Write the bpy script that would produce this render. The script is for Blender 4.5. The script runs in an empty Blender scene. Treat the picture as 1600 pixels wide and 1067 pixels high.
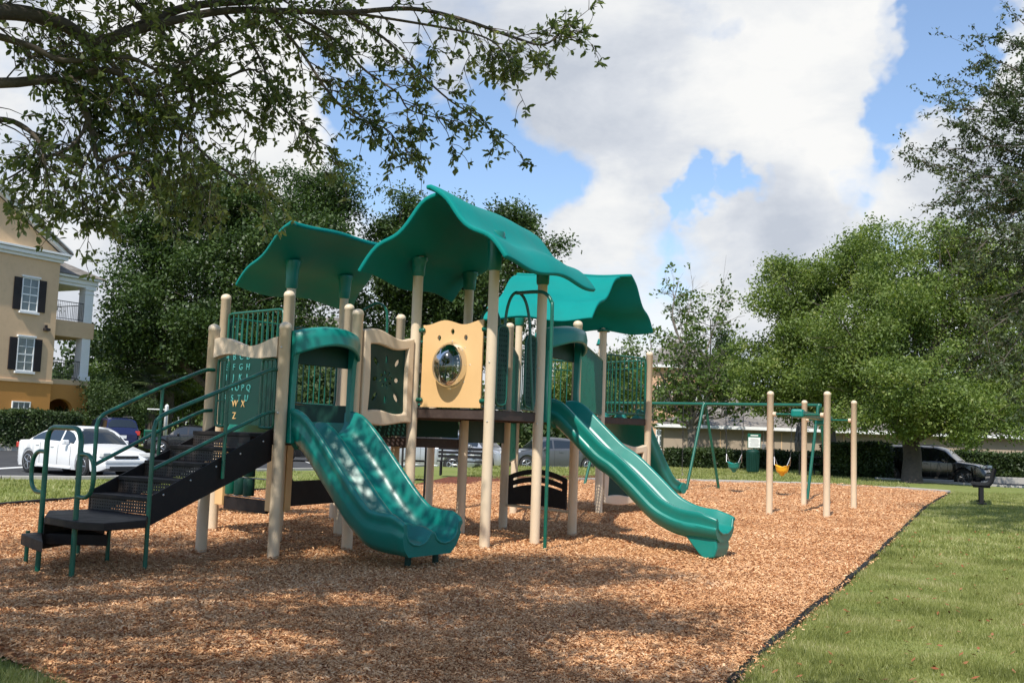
import bpy, math, random
import numpy as np
from mathutils import Vector, Matrix, noise
random.seed(7); RS = np.random.RandomState(11)
S = bpy.context.scene; COL = S.collection
PI = math.pi; R = math.radians
# ------------------------------------------------------------------ camera numbers
F_=1560.; CH=1.38; CP=R(5.2); CR=R(2.0)
cp,sp=math.cos(CP),math.sin(CP); cr,sr=math.cos(CR),math.sin(CR)
FW=Vector((0,cp,sp)); UU=Vector((-sr,-cr*sp,cr*cp)); RR=Vector((cr,-sr*sp,sr*cp))
def ray(px,py): return FW*F_+RR*(px-800)+UU*(533.5-py)
def at(px,py,z=0.):
    d=ray(px,py); t=(z-CH)/d.z; return Vector((d.x*t,d.y*t,z))
def atd(px,py,y):
    d=ray(px,py); t=y/d.y; return Vector((d.x*t,y,CH+d.z*t))
def V(*a): return Vector(a)
# ------------------------------------------------------------------ object helpers
ORI={}
def tag(o,label=None,cat=None,group=None,kind=None):
    if label: o['label']=label
    if cat: o['category']=cat
    if group: o['group']=group
    if kind: o['kind']=kind
    return o
def thing(name,label=None,cat=None,loc=(0,0,0),group=None,rz=0.):
    o=bpy.data.objects.new(name,None); COL.objects.link(o); o.location=loc; o.rotation_euler=(0,0,rz)
    o.empty_display_size=.2; ORI[o.name]=Vector(loc) if rz==0 else None
    return tag(o,label,cat,group)
def link(name,me,mat,parent):
    o=bpy.data.objects.new(name,me); COL.objects.link(o)
    if mat is not None:
        for m in (mat if isinstance(mat,(list,tuple)) else [mat]): me.materials.append(m)
    if parent is not None:
        o.parent=parent
        ORI[o.name]=ORI.get(parent.name)
    return o
def raw(name,co,faces,mat,parent=None,smooth=False,mi=None):
    """numpy build: co (n,3), faces (m,k)"""
    co=np.asarray(co,dtype=np.float32).reshape(-1,3); faces=np.asarray(faces,dtype=np.int32)
    og=ORI.get(parent.name) if parent is not None else None
    if og is not None: co=co-np.array(og[:],dtype=np.float32)
    me=bpy.data.meshes.new(name); k=faces.shape[1]; m=faces.shape[0]
    me.vertices.add(len(co)); me.vertices.foreach_set('co',co.ravel())
    me.loops.add(m*k); me.loops.foreach_set('vertex_index',faces.ravel())
    me.polygons.add(m); me.polygons.foreach_set('loop_start',np.arange(0,m*k,k,dtype=np.int32))
    if smooth: me.polygons.foreach_set('use_smooth',np.ones(m,dtype=bool))
    if mi is not None: me.polygons.foreach_set('material_index',np.asarray(mi,dtype=np.int32))
    me.update(calc_edges=True)
    return link(name,me,mat,parent)
class MB:
    def __init__(s,M=None): s.v=[]; s.f=[]; s.sm=[]; s.M=M
    def add(s,vs,fs,smooth=False):
        b=len(s.v); M=s.M
        s.v+= [tuple(M@Vector(p)) for p in vs] if M is not None else [tuple(p) for p in vs]
        s.f+=[tuple(b+i for i in f) for f in fs]; s.sm+=[smooth]*len(fs); return s
    def box(s,c,d,rz=0.,bev=0.):
        cx,cy,cz=c; x,y,z=d[0]/2,d[1]/2,d[2]/2
        if bev>0:
            b=min(bev,x*.9,y*.9,z*.9); vs=[];
            for sz in (-1,1):
                for lay in (0,1):
                    zz=sz*(z if (lay==(0 if sz<0 else 1)) else z-b); ins=b if abs(zz)>z-1e-9 else 0
                    for (ax,ay) in ((-1,-1),(1,-1),(1,1),(-1,1)):
                        X,Y=x-ins,y-ins
                        # two verts per corner (chamfer)
                        if ax*ay>0: pts=((ax*(X-b),ay*Y),(ax*X,ay*(Y-b))); pts=pts[::-1] if False else pts
                        else: pts=((ax*X,ay*(Y-b)),(ax*(X-b),ay*Y))
                        for q in pts: vs.append((q[0],q[1],zz))
            # order corners ccw: (-,-):(-X+b,-Y)->( -X,-Y+b) need consistent order
            ring=[]
            for l in range(4):
                o=l*8
                ring.append([o+1,o+0,o+3,o+2,o+5,o+4,o+7,o+6])
            fs=[tuple(ring[0][::-1]),tuple(ring[3])]
            for l in range(3):
                for i in range(8):
                    j=(i+1)%8; fs.append((ring[l][i],ring[l][j],ring[l+1][j],ring[l+1][i]))
        else:
            vs=[(a*x,b*y,c_*z) for c_ in (-1,1) for a,b in ((-1,-1),(1,-1),(1,1),(-1,1))]
            fs=[(3,2,1,0),(4,5,6,7),(0,1,5,4),(1,2,6,5),(2,3,7,6),(3,0,4,7)]
        c_,s_=math.cos(rz),math.sin(rz)
        vs=[(cx+p[0]*c_-p[1]*s_,cy+p[0]*s_+p[1]*c_,cz+p[2]) for p in vs]
        return s.add(vs,fs)
    def rings(s,rings,closed=True,caps=True,smooth=True):
        n=len(rings[0]); vs=[p for r in rings for p in r]; fs=[]
        for k in range(len(rings)-1):
            for i in range(n if closed else n-1):
                j=(i+1)%n; fs.append((k*n+i,k*n+j,(k+1)*n+j,(k+1)*n+i))
        s.add(vs,fs,smooth)
        if caps and closed:
            s.add(list(rings[0]),[tuple(range(n))[::-1]]); s.add(list(rings[-1]),[tuple(range(n))])
        return s
    def tube(s,pts,r,n=10,caps=True,closed=False):
        pts=[Vector(p) for p in pts]; rs=r if isinstance(r,(list,tuple)) else [r]*len(pts)
        t0=(pts[1]-pts[0]).normalized(); up=Vector((0,0,1)) if abs(t0.z)<.9 else Vector((1,0,0))
        a=t0.cross(up).normalized(); rings=[]
        for k,p in enumerate(pts):
            if closed: t=(pts[(k+1)%len(pts)]-pts[k-1]).normalized()
            else: t=(pts[min(k+1,len(pts)-1)]-pts[max(k-1,0)]).normalized()
            a=(a-t*a.dot(t)).normalized(); b=t.cross(a)
            rings.append([p+a*(rs[k]*math.cos(2*PI*i/n))+b*(rs[k]*math.sin(2*PI*i/n)) for i in range(n)])
        if closed: rings.append(rings[0]); return s.rings(rings,caps=False)
        return s.rings(rings,caps=caps)
    def lathe(s,c,prof,n=24,ax=None):
        c=Vector(c); z=Vector(ax).normalized() if ax is not None else Vector((0,0,1))
        u=z.orthogonal().normalized(); w=z.cross(u)
        rings=[[c+u*(r*math.cos(2*PI*i/n))+w*(r*math.sin(2*PI*i/n))+z*h for i in range(n)] for r,h in prof]
        return s.rings(rings)
    def prism(s,poly,z0,z1):
        n=len(poly); vs=[(p[0],p[1],z0) for p in poly]+[(p[0],p[1],z1) for p in poly]
        ar=sum(poly[i][0]*poly[(i+1)%n][1]-poly[(i+1)%n][0]*poly[i][1] for i in range(n))
        fs=[tuple(range(n))[::-1],tuple(range(n,2*n))]+[(i,(i+1)%n,(i+1)%n+n,i+n) for i in range(n)]
        if ar<0: fs=[f[::-1] for f in fs]
        return s.add(vs,fs)
    def build(s,name,mat,parent=None,bev=0.,sub=0):
        og=ORI.get(parent.name) if parent is not None else None
        vs=[(v[0]-og[0],v[1]-og[1],v[2]-og[2]) for v in s.v] if og is not None else s.v
        me=bpy.data.meshes.new(name); me.from_pydata(vs,[],s.f)
        me.polygons.foreach_set('use_smooth',s.sm); me.update()
        o=link(name,me,mat,parent)
        if bev>0:
            m=o.modifiers.new('bevel','BEVEL'); m.width=bev; m.segments=3; m.limit_method='ANGLE'; m.angle_limit=R(35)
            m.harden_normals=True
            for p in me.polygons: p.use_smooth=True
            pass
        if sub>0:
            m=o.modifiers.new('sub','SUBSURF'); m.levels=sub; m.render_levels=sub
        return o
def spline(P,n=6,closed=False):
    P=[Vector(p) for p in P]; out=[]; N=len(P)
    for i in range(N if closed else N-1):
        if closed: a,b,c,d=P[i-1],P[i],P[(i+1)%N],P[(i+2)%N]
        else: a,b,c,d=P[max(i-1,0)],P[i],P[i+1],P[min(i+2,N-1)]
        for k in range(n):
            t=k/n; out.append(.5*((2*b)+(c-a)*t+(2*a-5*b+4*c-d)*t*t+(3*b-a-3*c+d)*t**3))
    if not closed: out.append(P[-1])
    return out
def interp(x,xs,ys): return float(np.interp(x,xs,ys))
# ------------------------------------------------------------------ materials
def newmat(name):
    m=bpy.data.materials.new(name); m.use_nodes=True; nt=m.node_tree; nt.nodes.clear()
    out=nt.nodes.new('ShaderNodeOutputMaterial'); return m,nt,out
def N(nt,t,ins=None,**kw):
    n=nt.nodes.new(t)
    for k,v in kw.items(): setattr(n,k,v)
    if ins:
        for k,v in ins.items():
            sk=n.inputs[k]
            if isinstance(v,bpy.types.NodeSocket): nt.links.new(v,sk)
            else: sk.default_value=v
    return n
def ramp(nt,fac,stops,interp_='LINEAR'):
    n=nt.nodes.new('ShaderNodeValToRGB'); nt.links.new(fac,n.inputs[0]); cr_=n.color_ramp; cr_.interpolation=interp_
    while len(cr_.elements)<len(stops): cr_.elements.new(.5)
    for e,(p,c) in zip(cr_.elements,stops): e.position=p; e.color=(c[0],c[1],c[2],1) if len(c)==3 else c
    return n.outputs[0]
def mth(nt,op,a,b=0.,c=None):
    n=N(nt,'ShaderNodeMath',{0:a,1:b},operation=op)
    if c is not None: n.inputs[2].default_value=c
    return n.outputs[0]
def mix(nt,f,a,b,typ='MIX'):
    n=N(nt,'ShaderNodeMix',data_type='RGBA',blend_type=typ)
    for k,v in ((0,f),(6,a),(7,b)):
        if isinstance(v,bpy.types.NodeSocket): nt.links.new(v,n.inputs[k])
        elif k==0: n.inputs[0].default_value=v
        else: n.inputs[k].default_value=(v[0],v[1],v[2],1)
    return n.outputs[2]
def paint(name,col,rough=.4,var=.12,vscale=3.,dirt=.0,bump=.0,bscale=60.,metal=0.,coat=0.,spec=.5,dcol=(.25,.2,.15)):
    m,nt,out=newmat(name); g=N(nt,'ShaderNodeNewGeometry').outputs['Position']
    n1=N(nt,'ShaderNodeTexNoise',{'Vector':g,'Scale':vscale,'Detail':5,'Roughness':.6}).outputs[0]
    c0=tuple(max(0,c*(1-var)) for c in col); c1=tuple(min(1,c*(1+var)) for c in col)
    c=ramp(nt,n1,[(.3,c0),(.7,c1)])
    if dirt>0:
        n2=N(nt,'ShaderNodeTexNoise',{'Vector':g,'Scale':vscale*5,'Detail':7,'Roughness':.7}).outputs[0]
        c=mix(nt,ramp(nt,n2,[(.5,(0,0,0)),(.78,(dirt,dirt,dirt))]),c,dcol)
    rr=ramp(nt,n1,[(.3,(rough*.85,)*3),(.7,(min(1,rough*1.2),)*3)])
    b=N(nt,'ShaderNodeBsdfPrincipled',{'Base Color':c,'Roughness':rr,'Metallic':metal,'Coat Weight':coat,'Specular IOR Level':spec})
    if bump>0:
        n3=N(nt,'ShaderNodeTexNoise',{'Vector':g,'Scale':bscale,'Detail':4}).outputs[0]
        bp=N(nt,'ShaderNodeBump',{'Height':n3,'Strength':bump,'Distance':.01}); nt.links.new(bp.outputs[0],b.inputs['Normal'])
    nt.links.new(b.outputs[0],out.inputs[0]); return m
def leafmat(name,cols,trans=.35,rough=.5,spec=.4,ns=1.1,ra=.40,na=1.5):
    m,nt,out=newmat(name); ge=N(nt,'ShaderNodeNewGeometry')
    n1=N(nt,'ShaderNodeTexNoise',{'Vector':ge.outputs['Position'],'Scale':ns,'Detail':4}).outputs[0]
    f=mth(nt,'ADD',mth(nt,'MULTIPLY',ge.outputs['Random Per Island'],ra),mth(nt,'MULTIPLY',mth(nt,'SUBTRACT',n1,.5),na)); f=mth(nt,'ADD',f,.5-ra/2)
    k=len(cols); c=ramp(nt,f,[(.15+.75*i/(k-1),cols[i]) for i in range(k)])
    b=N(nt,'ShaderNodeBsdfPrincipled',{'Base Color':c,'Roughness':rough,'Specular IOR Level':spec})
    t=N(nt,'ShaderNodeBsdfTranslucent',{'Color':mix(nt,1.,c,(1.25,1.35,.6),'MULTIPLY')})
    mx=N(nt,'ShaderNodeMixShader',{0:trans}); nt.links.new(b.outputs[0],mx.inputs[1]); nt.links.new(t.outputs[0],mx.inputs[2])
    nt.links.new(mx.outputs[0],out.inputs[0]); return m
def perforated(name,col,axis='XY',cell=.026,rad=.36,rough=.6,rot=0.):
    m,nt,out=newmat(name); g=N(nt,'ShaderNodeNewGeometry').outputs['Position']
    mp=N(nt,'ShaderNodeMapping',{'Vector':g}); mp.inputs['Rotation'].default_value=(0,0,rot)
    sx=N(nt,'ShaderNodeSeparateXYZ',{0:mp.outputs[0]})
    a=sx.outputs['X']; b=sx.outputs['Y'] if axis=='XY' else sx.outputs['Z']
    def cellc(v): return mth(nt,'SUBTRACT',mth(nt,'FRACT',mth(nt,'MULTIPLY',v,1/cell)),.5)
    fa,fb=cellc(a),cellc(b)
    d=mth(nt,'SQRT',mth(nt,'ADD',mth(nt,'MULTIPLY',fa,fa),mth(nt,'MULTIPLY',fb,fb)))
    hole=mth(nt,'LESS_THAN',d,rad)
    n1=N(nt,'ShaderNodeTexNoise',{'Vector':g,'Scale':8.,'Detail':5}).outputs[0]
    c=ramp(nt,n1,[(.3,tuple(x*.8 for x in col)),(.7,tuple(x*1.3 for x in col))])
    p=N(nt,'ShaderNodeBsdfPrincipled',{'Base Color':c,'Roughness':rough}); tr=N(nt,'ShaderNodeBsdfTransparent')
    mx=N(nt,'ShaderNodeMixShader',{0:hole}); nt.links.new(p.outputs[0],mx.inputs[1]); nt.links.new(tr.outputs[0],mx.inputs[2])
    nt.links.new(mx.outputs[0],out.inputs[0]); return m
M={}
M['teal']=paint('teal_plastic',(.003,.185,.150),.33,.1,1.6,.10,.04,300,spec=.5,dcol=(.12,.22,.17))
M['teal_roof']=paint('teal_roof_plastic',(.003,.205,.185),.62,.12,1.1,.14,.05,200,spec=.10,dcol=(.02,.17,.14))
M['gmetal']=paint('green_painted_steel',(.004,.098,.062),.3,.12,4,.08)
M['dgreen']=paint('dark_green_panel',(.004,.038,.028),.55,.12,3,.1,spec=.3,dcol=(.03,.07,.05))
M['post']=paint('beige_powder_coat',(.68,.545,.385),.42,.05,2.5,.16,dcol=(.45,.36,.26))
M['frame']=paint('beige_moulded_plastic',(.66,.52,.37),.5,.05,3,.12,.05,250,dcol=(.42,.32,.22))
M['tan']=paint('tan_sheet_plastic',(.72,.45,.20),.45,.04,2,.06,dcol=(.55,.36,.18))
M['black']=paint('brown_black_vinyl',(.013,.010,.0095),.6,.2,6,.16,.05,200,spec=.3,dcol=(.06,.045,.035))
M['deck']=paint('brown_deck_edge',(.05,.03,.024),.6,.2,5,.15)
M['perf']=perforated('perforated_deck_vinyl',(.035,.022,.018),'XY',.046,.30,rot=R(27))
M['perfr']=perforated('perforated_riser_vinyl',(.024,.018,.016),'XZ',.03,.2)
M['bolt']=paint('zinc_bolt',(.6,.6,.58),.3,.1,30,metal=.8)
M['white']=paint('white_trim',(.78,.78,.76),.5,.04,2,.1)
M['steel']=paint('grey_steel',(.35,.35,.36),.35,.1,5,metal=.7)
M['chain']=paint('black_coated_chain',(.02,.022,.024),.5)
M['blackpl']=paint('black_plastic',(.012,.012,.013),.7,.1,6,spec=.25)
M['ystrap']=paint('yellow_plastic',(.80,.42,.02),.4,.05,5)
M['bark']=paint('grey_brown_bark',(.085,.067,.052),.9,.35,9,.3,.9,26,dcol=(.17,.155,.13))
M['bark2']=paint('pale_grey_bark',(.17,.145,.12),.9,.25,7,.3,.8,20,dcol=(.26,.24,.21))
M['leafN']=leafmat('live_oak_leaf',[(.045,.07,.025),(.115,.15,.055),(.18,.215,.085),(.27,.28,.13)],.45,.35)
M['leafO']=leafmat('oak_leaf_dark',[(.028,.05,.015),(.05,.088,.022),(.095,.145,.035)],.3,.5)
M['leafR']=leafmat('maple_leaf_mid',[(.075,.115,.03),(.13,.185,.045),(.20,.265,.07),(.28,.30,.10)],.42,.5)
M['leafS']=leafmat('sparse_leaf_light',[(.05,.09,.025),(.10,.155,.035),(.16,.22,.05)],.4,.5)
M['leafE']=leafmat('fine_elm_leaf',[(.028,.045,.018),(.055,.08,.03),(.09,.115,.045)],.3,.5)
M['leafW']=leafmat('woodland_leaf',[(.03,.052,.02),(.055,.09,.028),(.10,.15,.045)],.3,.6)
M['leafH']=leafmat('hedge_leaf',[(.02,.038,.013),(.04,.066,.02),(.075,.11,.03)],.25,.5)
M['leafP']=leafmat('palm_leaf',[(.05,.075,.03),(.085,.12,.045),(.14,.17,.07)],.3,.5)
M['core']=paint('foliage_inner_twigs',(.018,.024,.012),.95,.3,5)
M['rubber']=paint('tyre_rubber',(.018,.018,.018),.8,.1,9)
M['rim']=paint('alloy_rim',(.45,.45,.46),.3,.08,9,metal=.85)
M['rimd']=paint('dark_alloy_rim',(.10,.10,.105),.3,.08,9,metal=.8)
M['cwhite']=paint('white_car_paint',(.78,.78,.77),.25,.02,2,.03,coat=.6)
M['cblue']=paint('navy_car_paint',(.010,.014,.060),.25,.05,2,.03,coat=.7)
M['cblack']=paint('black_car_paint',(.008,.008,.009),.22,.05,2,.03,coat=.7)
M['csilver']=paint('silver_car_paint',(.42,.43,.45),.3,.03,2,.03,metal=.6,coat=.5)
M['cgrey']=paint('grey_car_paint',(.10,.105,.115),.3,.03,2,.03,metal=.4,coat=.5)
M['glass']=paint('tinted_car_glass',(.014,.018,.020),.05,.05,2,spec=.9,coat=.4)
M['lamp']=paint('clear_lamp_lens',(.62,.62,.6),.12,.1,20,spec=.8,coat=.5)
M['tail']=paint('red_tail_lens',(.45,.03,.02),.15,.1,20,spec=.8)
M['trim']=paint('black_car_trim',(.02,.02,.021),.5,.1,9)
M['stucco']=paint('beige_stucco',(.66,.455,.27),.9,.06,.6,.22,.35,40,dcol=(.30,.20,.12))
M['orange']=paint('orange_ochre_stucco',(.54,.245,.06),.9,.07,.6,.2,.25,90,dcol=(.36,.19,.07))
M['peach']=paint('peach_stucco',(.58,.36,.23),.9,.05,.6,.1,.2,90)
M['taupe']=paint('taupe_stucco',(.34,.27,.20),.9,.05,.8,.1,.2,60)
M['shutter']=paint('dark_brown_shutter',(.018,.012,.012),.6,.1,4)
M['wglass']=paint('window_glass',(.10,.12,.12),.08,.5,1.3,spec=.8)
M['dark']=paint('dark_interior',(.012,.010,.009),.8,.2,3)
def shinglemat():
    m,nt,out=newmat('roof_shingles'); g=N(nt,'ShaderNodeNewGeometry').outputs['Position']
    mp=N(nt,'ShaderNodeMapping',{'Vector':g}); mp.inputs['Scale'].default_value=(2.,2.,9.)
    v=N(nt,'ShaderNodeTexVoronoi',{'Vector':mp.outputs[0],'Scale':1.5}); n=N(nt,'ShaderNodeTexNoise',{'Vector':g,'Scale':1.2,'Detail':6,'Roughness':.7}).outputs[0]
    c=mix(nt,.35,ramp(nt,n,[(.3,(.13,.115,.10)),(.7,(.24,.215,.19))]),N(nt,'ShaderNodeSeparateColor',{0:v.outputs['Color']}).outputs[0],'SOFT_LIGHT')
    b=N(nt,'ShaderNodeBsdfPrincipled',{'Base Color':c,'Roughness':.9}); nt.links.new(b.outputs[0],out.inputs[0]); return m
M['shingle']=shinglemat()
def bubblemat():
    m,nt,out=newmat('clear_bubble_plastic')
    fr=N(nt,'ShaderNodeFresnel',{'IOR':1.6}).outputs[0]
    f=mth(nt,'ADD',mth(nt,'MULTIPLY',fr,.8),.07)
    t=N(nt,'ShaderNodeBsdfTransparent'); t.inputs[0].default_value=(.80,.80,.74,1)
    gl=N(nt,'ShaderNodeBsdfGlossy',{'Roughness':.06}); gl.inputs[0].default_value=(.8,.8,.78,1)
    mx=N(nt,'ShaderNodeMixShader',{0:mth(nt,'MINIMUM',f,.9)}); nt.links.new(t.outputs[0],mx.inputs[1]); nt.links.new(gl.outputs[0],mx.inputs[2])
    nt.links.new(mx.outputs[0],out.inputs[0]); return m
M['bubble']=bubblemat()
def groundmat(name,stops,scale,fine,bump=.6,dist=.02,big=None,bigf=.35,rough=.95,vor=0):
    m,nt,out=newmat(name); g=N(nt,'ShaderNodeNewGeometry').outputs['Position']
    n1=N(nt,'ShaderNodeTexNoise',{'Vector':g,'Scale':scale,'Detail':8,'Roughness':.72}).outputs[0]
    n2=N(nt,'ShaderNodeTexNoise',{'Vector':g,'Scale':fine,'Detail':4,'Roughness':.7}).outputs[0]
    f=mth(nt,'ADD',mth(nt,'MULTIPLY',n1,.45),mth(nt,'MULTIPLY',n2,.55))
    if vor:
        v=N(nt,'ShaderNodeTexVoronoi',{'Vector':g,'Scale':vor}); f=mth(nt,'ADD',mth(nt,'MULTIPLY',f,.55),mth(nt,'MULTIPLY',N(nt,'ShaderNodeSeparateColor',{0:v.outputs['Color']}).outputs[0],.45))
    c=ramp(nt,f,stops)
    if big:
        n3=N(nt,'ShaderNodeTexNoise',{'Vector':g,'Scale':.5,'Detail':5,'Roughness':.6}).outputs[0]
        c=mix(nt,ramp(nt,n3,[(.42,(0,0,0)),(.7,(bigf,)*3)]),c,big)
    b=N(nt,'ShaderNodeBsdfPrincipled',{'Base Color':c,'Roughness':rough,'Specular IOR Level':.2})
    bp=N(nt,'ShaderNodeBump',{'Height':f,'Strength':bump,'Distance':dist}); nt.links.new(bp.outputs[0],b.inputs['Normal'])
    nt.links.new(b.outputs[0],out.inputs[0]); return m
M['mulch']=groundmat('wood_mulch',[(.30,(.17,.065,.027)),(.45,(.42,.185,.075)),(.56,(.62,.32,.145)),(.68,(.78,.48,.26))],6,45,.8,.03,(.34,.15,.07),.4,vor=38)
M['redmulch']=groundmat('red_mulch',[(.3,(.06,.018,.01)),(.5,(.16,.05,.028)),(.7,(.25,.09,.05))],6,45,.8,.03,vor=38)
M['grassg']=groundmat('lawn_ground',[(.3,(.10,.125,.03)),(.5,(.17,.205,.05)),(.7,(.26,.285,.09))],3,60,.6,.02,(.24,.235,.09),.5)
M['asphalt']=groundmat('asphalt',[(.3,(.035,.036,.038)),(.7,(.075,.076,.08))],2,150,.2,.004,(.10,.10,.10),.3)
M['concrete']=groundmat('kerb_concrete',[(.3,(.30,.28,.25)),(.7,(.47,.45,.41))],2,80,.2,.005)
M['line']=groundmat('road_marking',[(.3,(.55,.55,.53)),(.7,(.75,.75,.73))],2,80,.1,.002)
M['chip']=None
def chipmat(name,cols):
    m,nt,out=newmat(name); ge=N(nt,'ShaderNodeNewGeometry')
    nn=N(nt,'ShaderNodeTexNoise',{'Vector':ge.outputs['Position'],'Scale':.9,'Detail':6,'Roughness':.65}).outputs[0]
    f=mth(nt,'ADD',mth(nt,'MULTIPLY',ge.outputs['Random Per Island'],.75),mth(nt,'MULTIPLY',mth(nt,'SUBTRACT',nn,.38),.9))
    c=ramp(nt,f,[(i/(len(cols)-1),cols[i]) for i in range(len(cols))])
    b=N(nt,'ShaderNodeBsdfPrincipled',{'Base Color':c,'Roughness':.85,'Specular IOR Level':.25}); nt.links.new(b.outputs[0],out.inputs[0]); return m
M['chip']=chipmat('wood_chip',[(.26,.115,.045),(.46,.22,.095),(.58,.305,.14),(.66,.375,.185),(.74,.46,.255),(.86,.62,.40)])
M['blade']=leafmat('grass_blade',[(.14,.16,.045),(.23,.25,.07),(.33,.34,.12),(.46,.42,.23)],.35,.5,.4,1.3,.55,1.6)
M['litter']=chipmat('dry_leaf',[(.16,.05,.02),(.28,.09,.04),(.30,.16,.08)])
# ------------------------------------------------------------------ world, sun, camera
SUN_AZ=math.atan2(-.34,-.94); SUN_EL=R(51)
sund=Vector((-.34*math.cos(SUN_EL),-.94*math.cos(SUN_EL),math.sin(SUN_EL))).normalized()
w=bpy.data.worlds.new('World'); S.world=w; w.use_nodes=True; nt=w.node_tree; nt.nodes.clear()
out=nt.nodes.new('ShaderNodeOutputWorld')
sky=N(nt,'ShaderNodeTexSky',sky_type='NISHITA'); sky.sun_disc=False; sky.sun_elevation=SUN_EL
sky.sun_rotation=math.atan2(sund.x,sund.y); sky.air_density=1.; sky.dust_density=.6; sky.ozone_density=1.5
tc=N(nt,'ShaderNodeTexCoord').outputs['Generated']
mp=N(nt,'ShaderNodeMapping',{'Vector':tc}); mp.inputs['Scale'].default_value=(1,1,1.7); mp.inputs['Location'].default_value=(3.1,.2,1.4)
nb=N(nt,'ShaderNodeTexNoise',{'Vector':mp.outputs[0],'Scale':5.0,'Detail':9,'Roughness':.56,'Distortion':.25}).outputs[0]
nl=N(nt,'ShaderNodeTexNoise',{'Vector':mp.outputs[0],'Scale':3.2,'Detail':6,'Roughness':.6}).outputs[0]
mp2=N(nt,'ShaderNodeMapping',{'Vector':tc}); mp2.inputs['Scale'].default_value=(1,1,2.2); mp2.inputs['Location'].default_value=(7.1,3.2,.4)
ns=N(nt,'ShaderNodeTexNoise',{'Vector':mp2.outputs[0],'Scale':4.2,'Detail':8,'Roughness':.6,'Distortion':.2}).outputs[0]
nrm=N(nt,'ShaderNodeVectorMath',{0:tc},operation='NORMALIZE').outputs[0]
nw=N(nt,'ShaderNodeTexNoise',{'Vector':tc,'Scale':7.,'Detail':5,'Roughness':.62}).outputs['Color']
wv=N(nt,'ShaderNodeVectorMath',{0:nw,1:(.5,.5,.5)},operation='SUBTRACT').outputs[0]
wv=N(nt,'ShaderNodeVectorMath',{0:wv},operation='SCALE'); wv.inputs['Scale'].default_value=.16; wv=wv.outputs[0]
nrm=N(nt,'ShaderNodeVectorMath',{0:nrm,1:wv},operation='ADD').outputs[0]
def blob(px,py,r0,amp,stretch=1.):
    d=ray(px,py).normalized()
    df=N(nt,'ShaderNodeVectorMath',{0:nrm,1:tuple(d)},operation='DISTANCE').outputs['Value']
    r=r0/F_
    k=mth(nt,'SUBTRACT',1.,mth(nt,'DIVIDE',df,r)); k=mth(nt,'MAXIMUM',k,0.)
    return mth(nt,'MULTIPLY',mth(nt,'MULTIPLY',k,mth(nt,'SUBTRACT',2.,k)),amp)
acc=mth(nt,'ADD',mth(nt,'MULTIPLY',mth(nt,'SUBTRACT',nb,.5),1.35),.62)
for b in ((650,225,165,-.42),(790,250,140,-.40),(560,175,120,-.3),(900,285,90,-.2),(1500,45,110,-.42),(1430,110,110,-.42),(1400,165,70,-.25),(1045,318,50,-.28),(1090,322,55,-.32),(1140,306,55,-.32),(1190,288,50,-.28),(1500,235,110,.30),(1440,300,80,.2),(1130,200,90,.2),(1270,300,60,.15),(1150,400,100,.2),
          (480,70,60,-.25),(1143,35,24,-.12),(1340,300,40,-.2),(620,80,80,-.2),(1070,60,260,.22),(930,180,200,.2),(1250,170,160,.15),(950,360,110,.25),(1300,380,160,.2),(700,300,70,.2),(400,200,150,.1),(1590,80,60,.25),(1290,245,90,.12),(100,400,160,.12)):
    acc=mth(nt,'ADD',acc,blob(*b))
dv=N(nt,'ShaderNodeVectorMath',{0:nrm,1:tuple(FW)},operation='DISTANCE').outputs['Value']
acc=mth(nt,'SUBTRACT',acc,mth(nt,'MULTIPLY',mth(nt,'MAXIMUM',mth(nt,'SUBTRACT',dv,.72),0.),.95))  # unseen cloud thinned behind and above the camera to lower fill light
mask=ramp(nt,acc,[(.39,(0,0,0)),(.46,(.28,)*3),(.54,(.72,)*3),(.68,(1,)*3)])
shade=mth(nt,'ADD',mth(nt,'MULTIPLY',ns,.75),mth(nt,'MULTIPLY',nl,.25))
for b in ((830,90,260,-.05),(1000,235,170,-.08),(1240,320,110,-.13),(850,200,130,-.03),(1180,440,120,-.04),(1200,70,170,.07),(950,330,90,.10),(1330,270,90,.05),(1140,390,90,.06),(1420,270,90,.04),(420,220,150,.05)):
    shade=mth(nt,'ADD',shade,blob(*b))
ccol=ramp(nt,shade,[(.34,(.47,.51,.58)),(.45,(.60,.63,.68)),(.53,(.72,.735,.75)),(.62,(.81,.81,.80))])
skc=mix(nt,1.,sky.outputs[0],(.145,.152,.162),'MULTIPLY')
skc=mix(nt,.15,skc,(.42,.58,.80))
fin=mix(nt,mask,skc,ccol)
bg=N(nt,'ShaderNodeBackground',{'Color':fin,'Strength':1.}); nt.links.new(bg.outputs[0],out.inputs[0])
w.cycles.sampling_method='MANUAL'; w.cycles.sample_map_resolution=512
sl=bpy.data.lights.new('sun','SUN'); sl.energy=4.6; sl.angle=R(.53); sl.color=(1.,.95,.86)
so=bpy.data.objects.new('sun',sl); COL.objects.link(so); so.rotation_euler=sund.to_track_quat('Z','Y').to_euler()
cam=bpy.data.cameras.new('camera'); co=bpy.data.objects.new('camera',cam); COL.objects.link(co); S.camera=co
cam.sensor_width=36; cam.lens=36*F_/1600; cam.clip_end=1500; cam.clip_start=.05
Mx=Matrix((RR,UU,-FW)).transposed().to_4x4(); Mx.translation=(0,0,CH); co.matrix_world=Mx
S.view_settings.view_transform='Standard'; S.view_settings.look='None'; S.view_settings.gamma=1; S.view_settings.exposure=.25
try:
    S.cycles.use_denoising=True; S.cycles.max_bounces=8; S.cycles.transparent_max_bounces=24; S.cycles.use_adaptive_sampling=True
except Exception: pass
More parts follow.
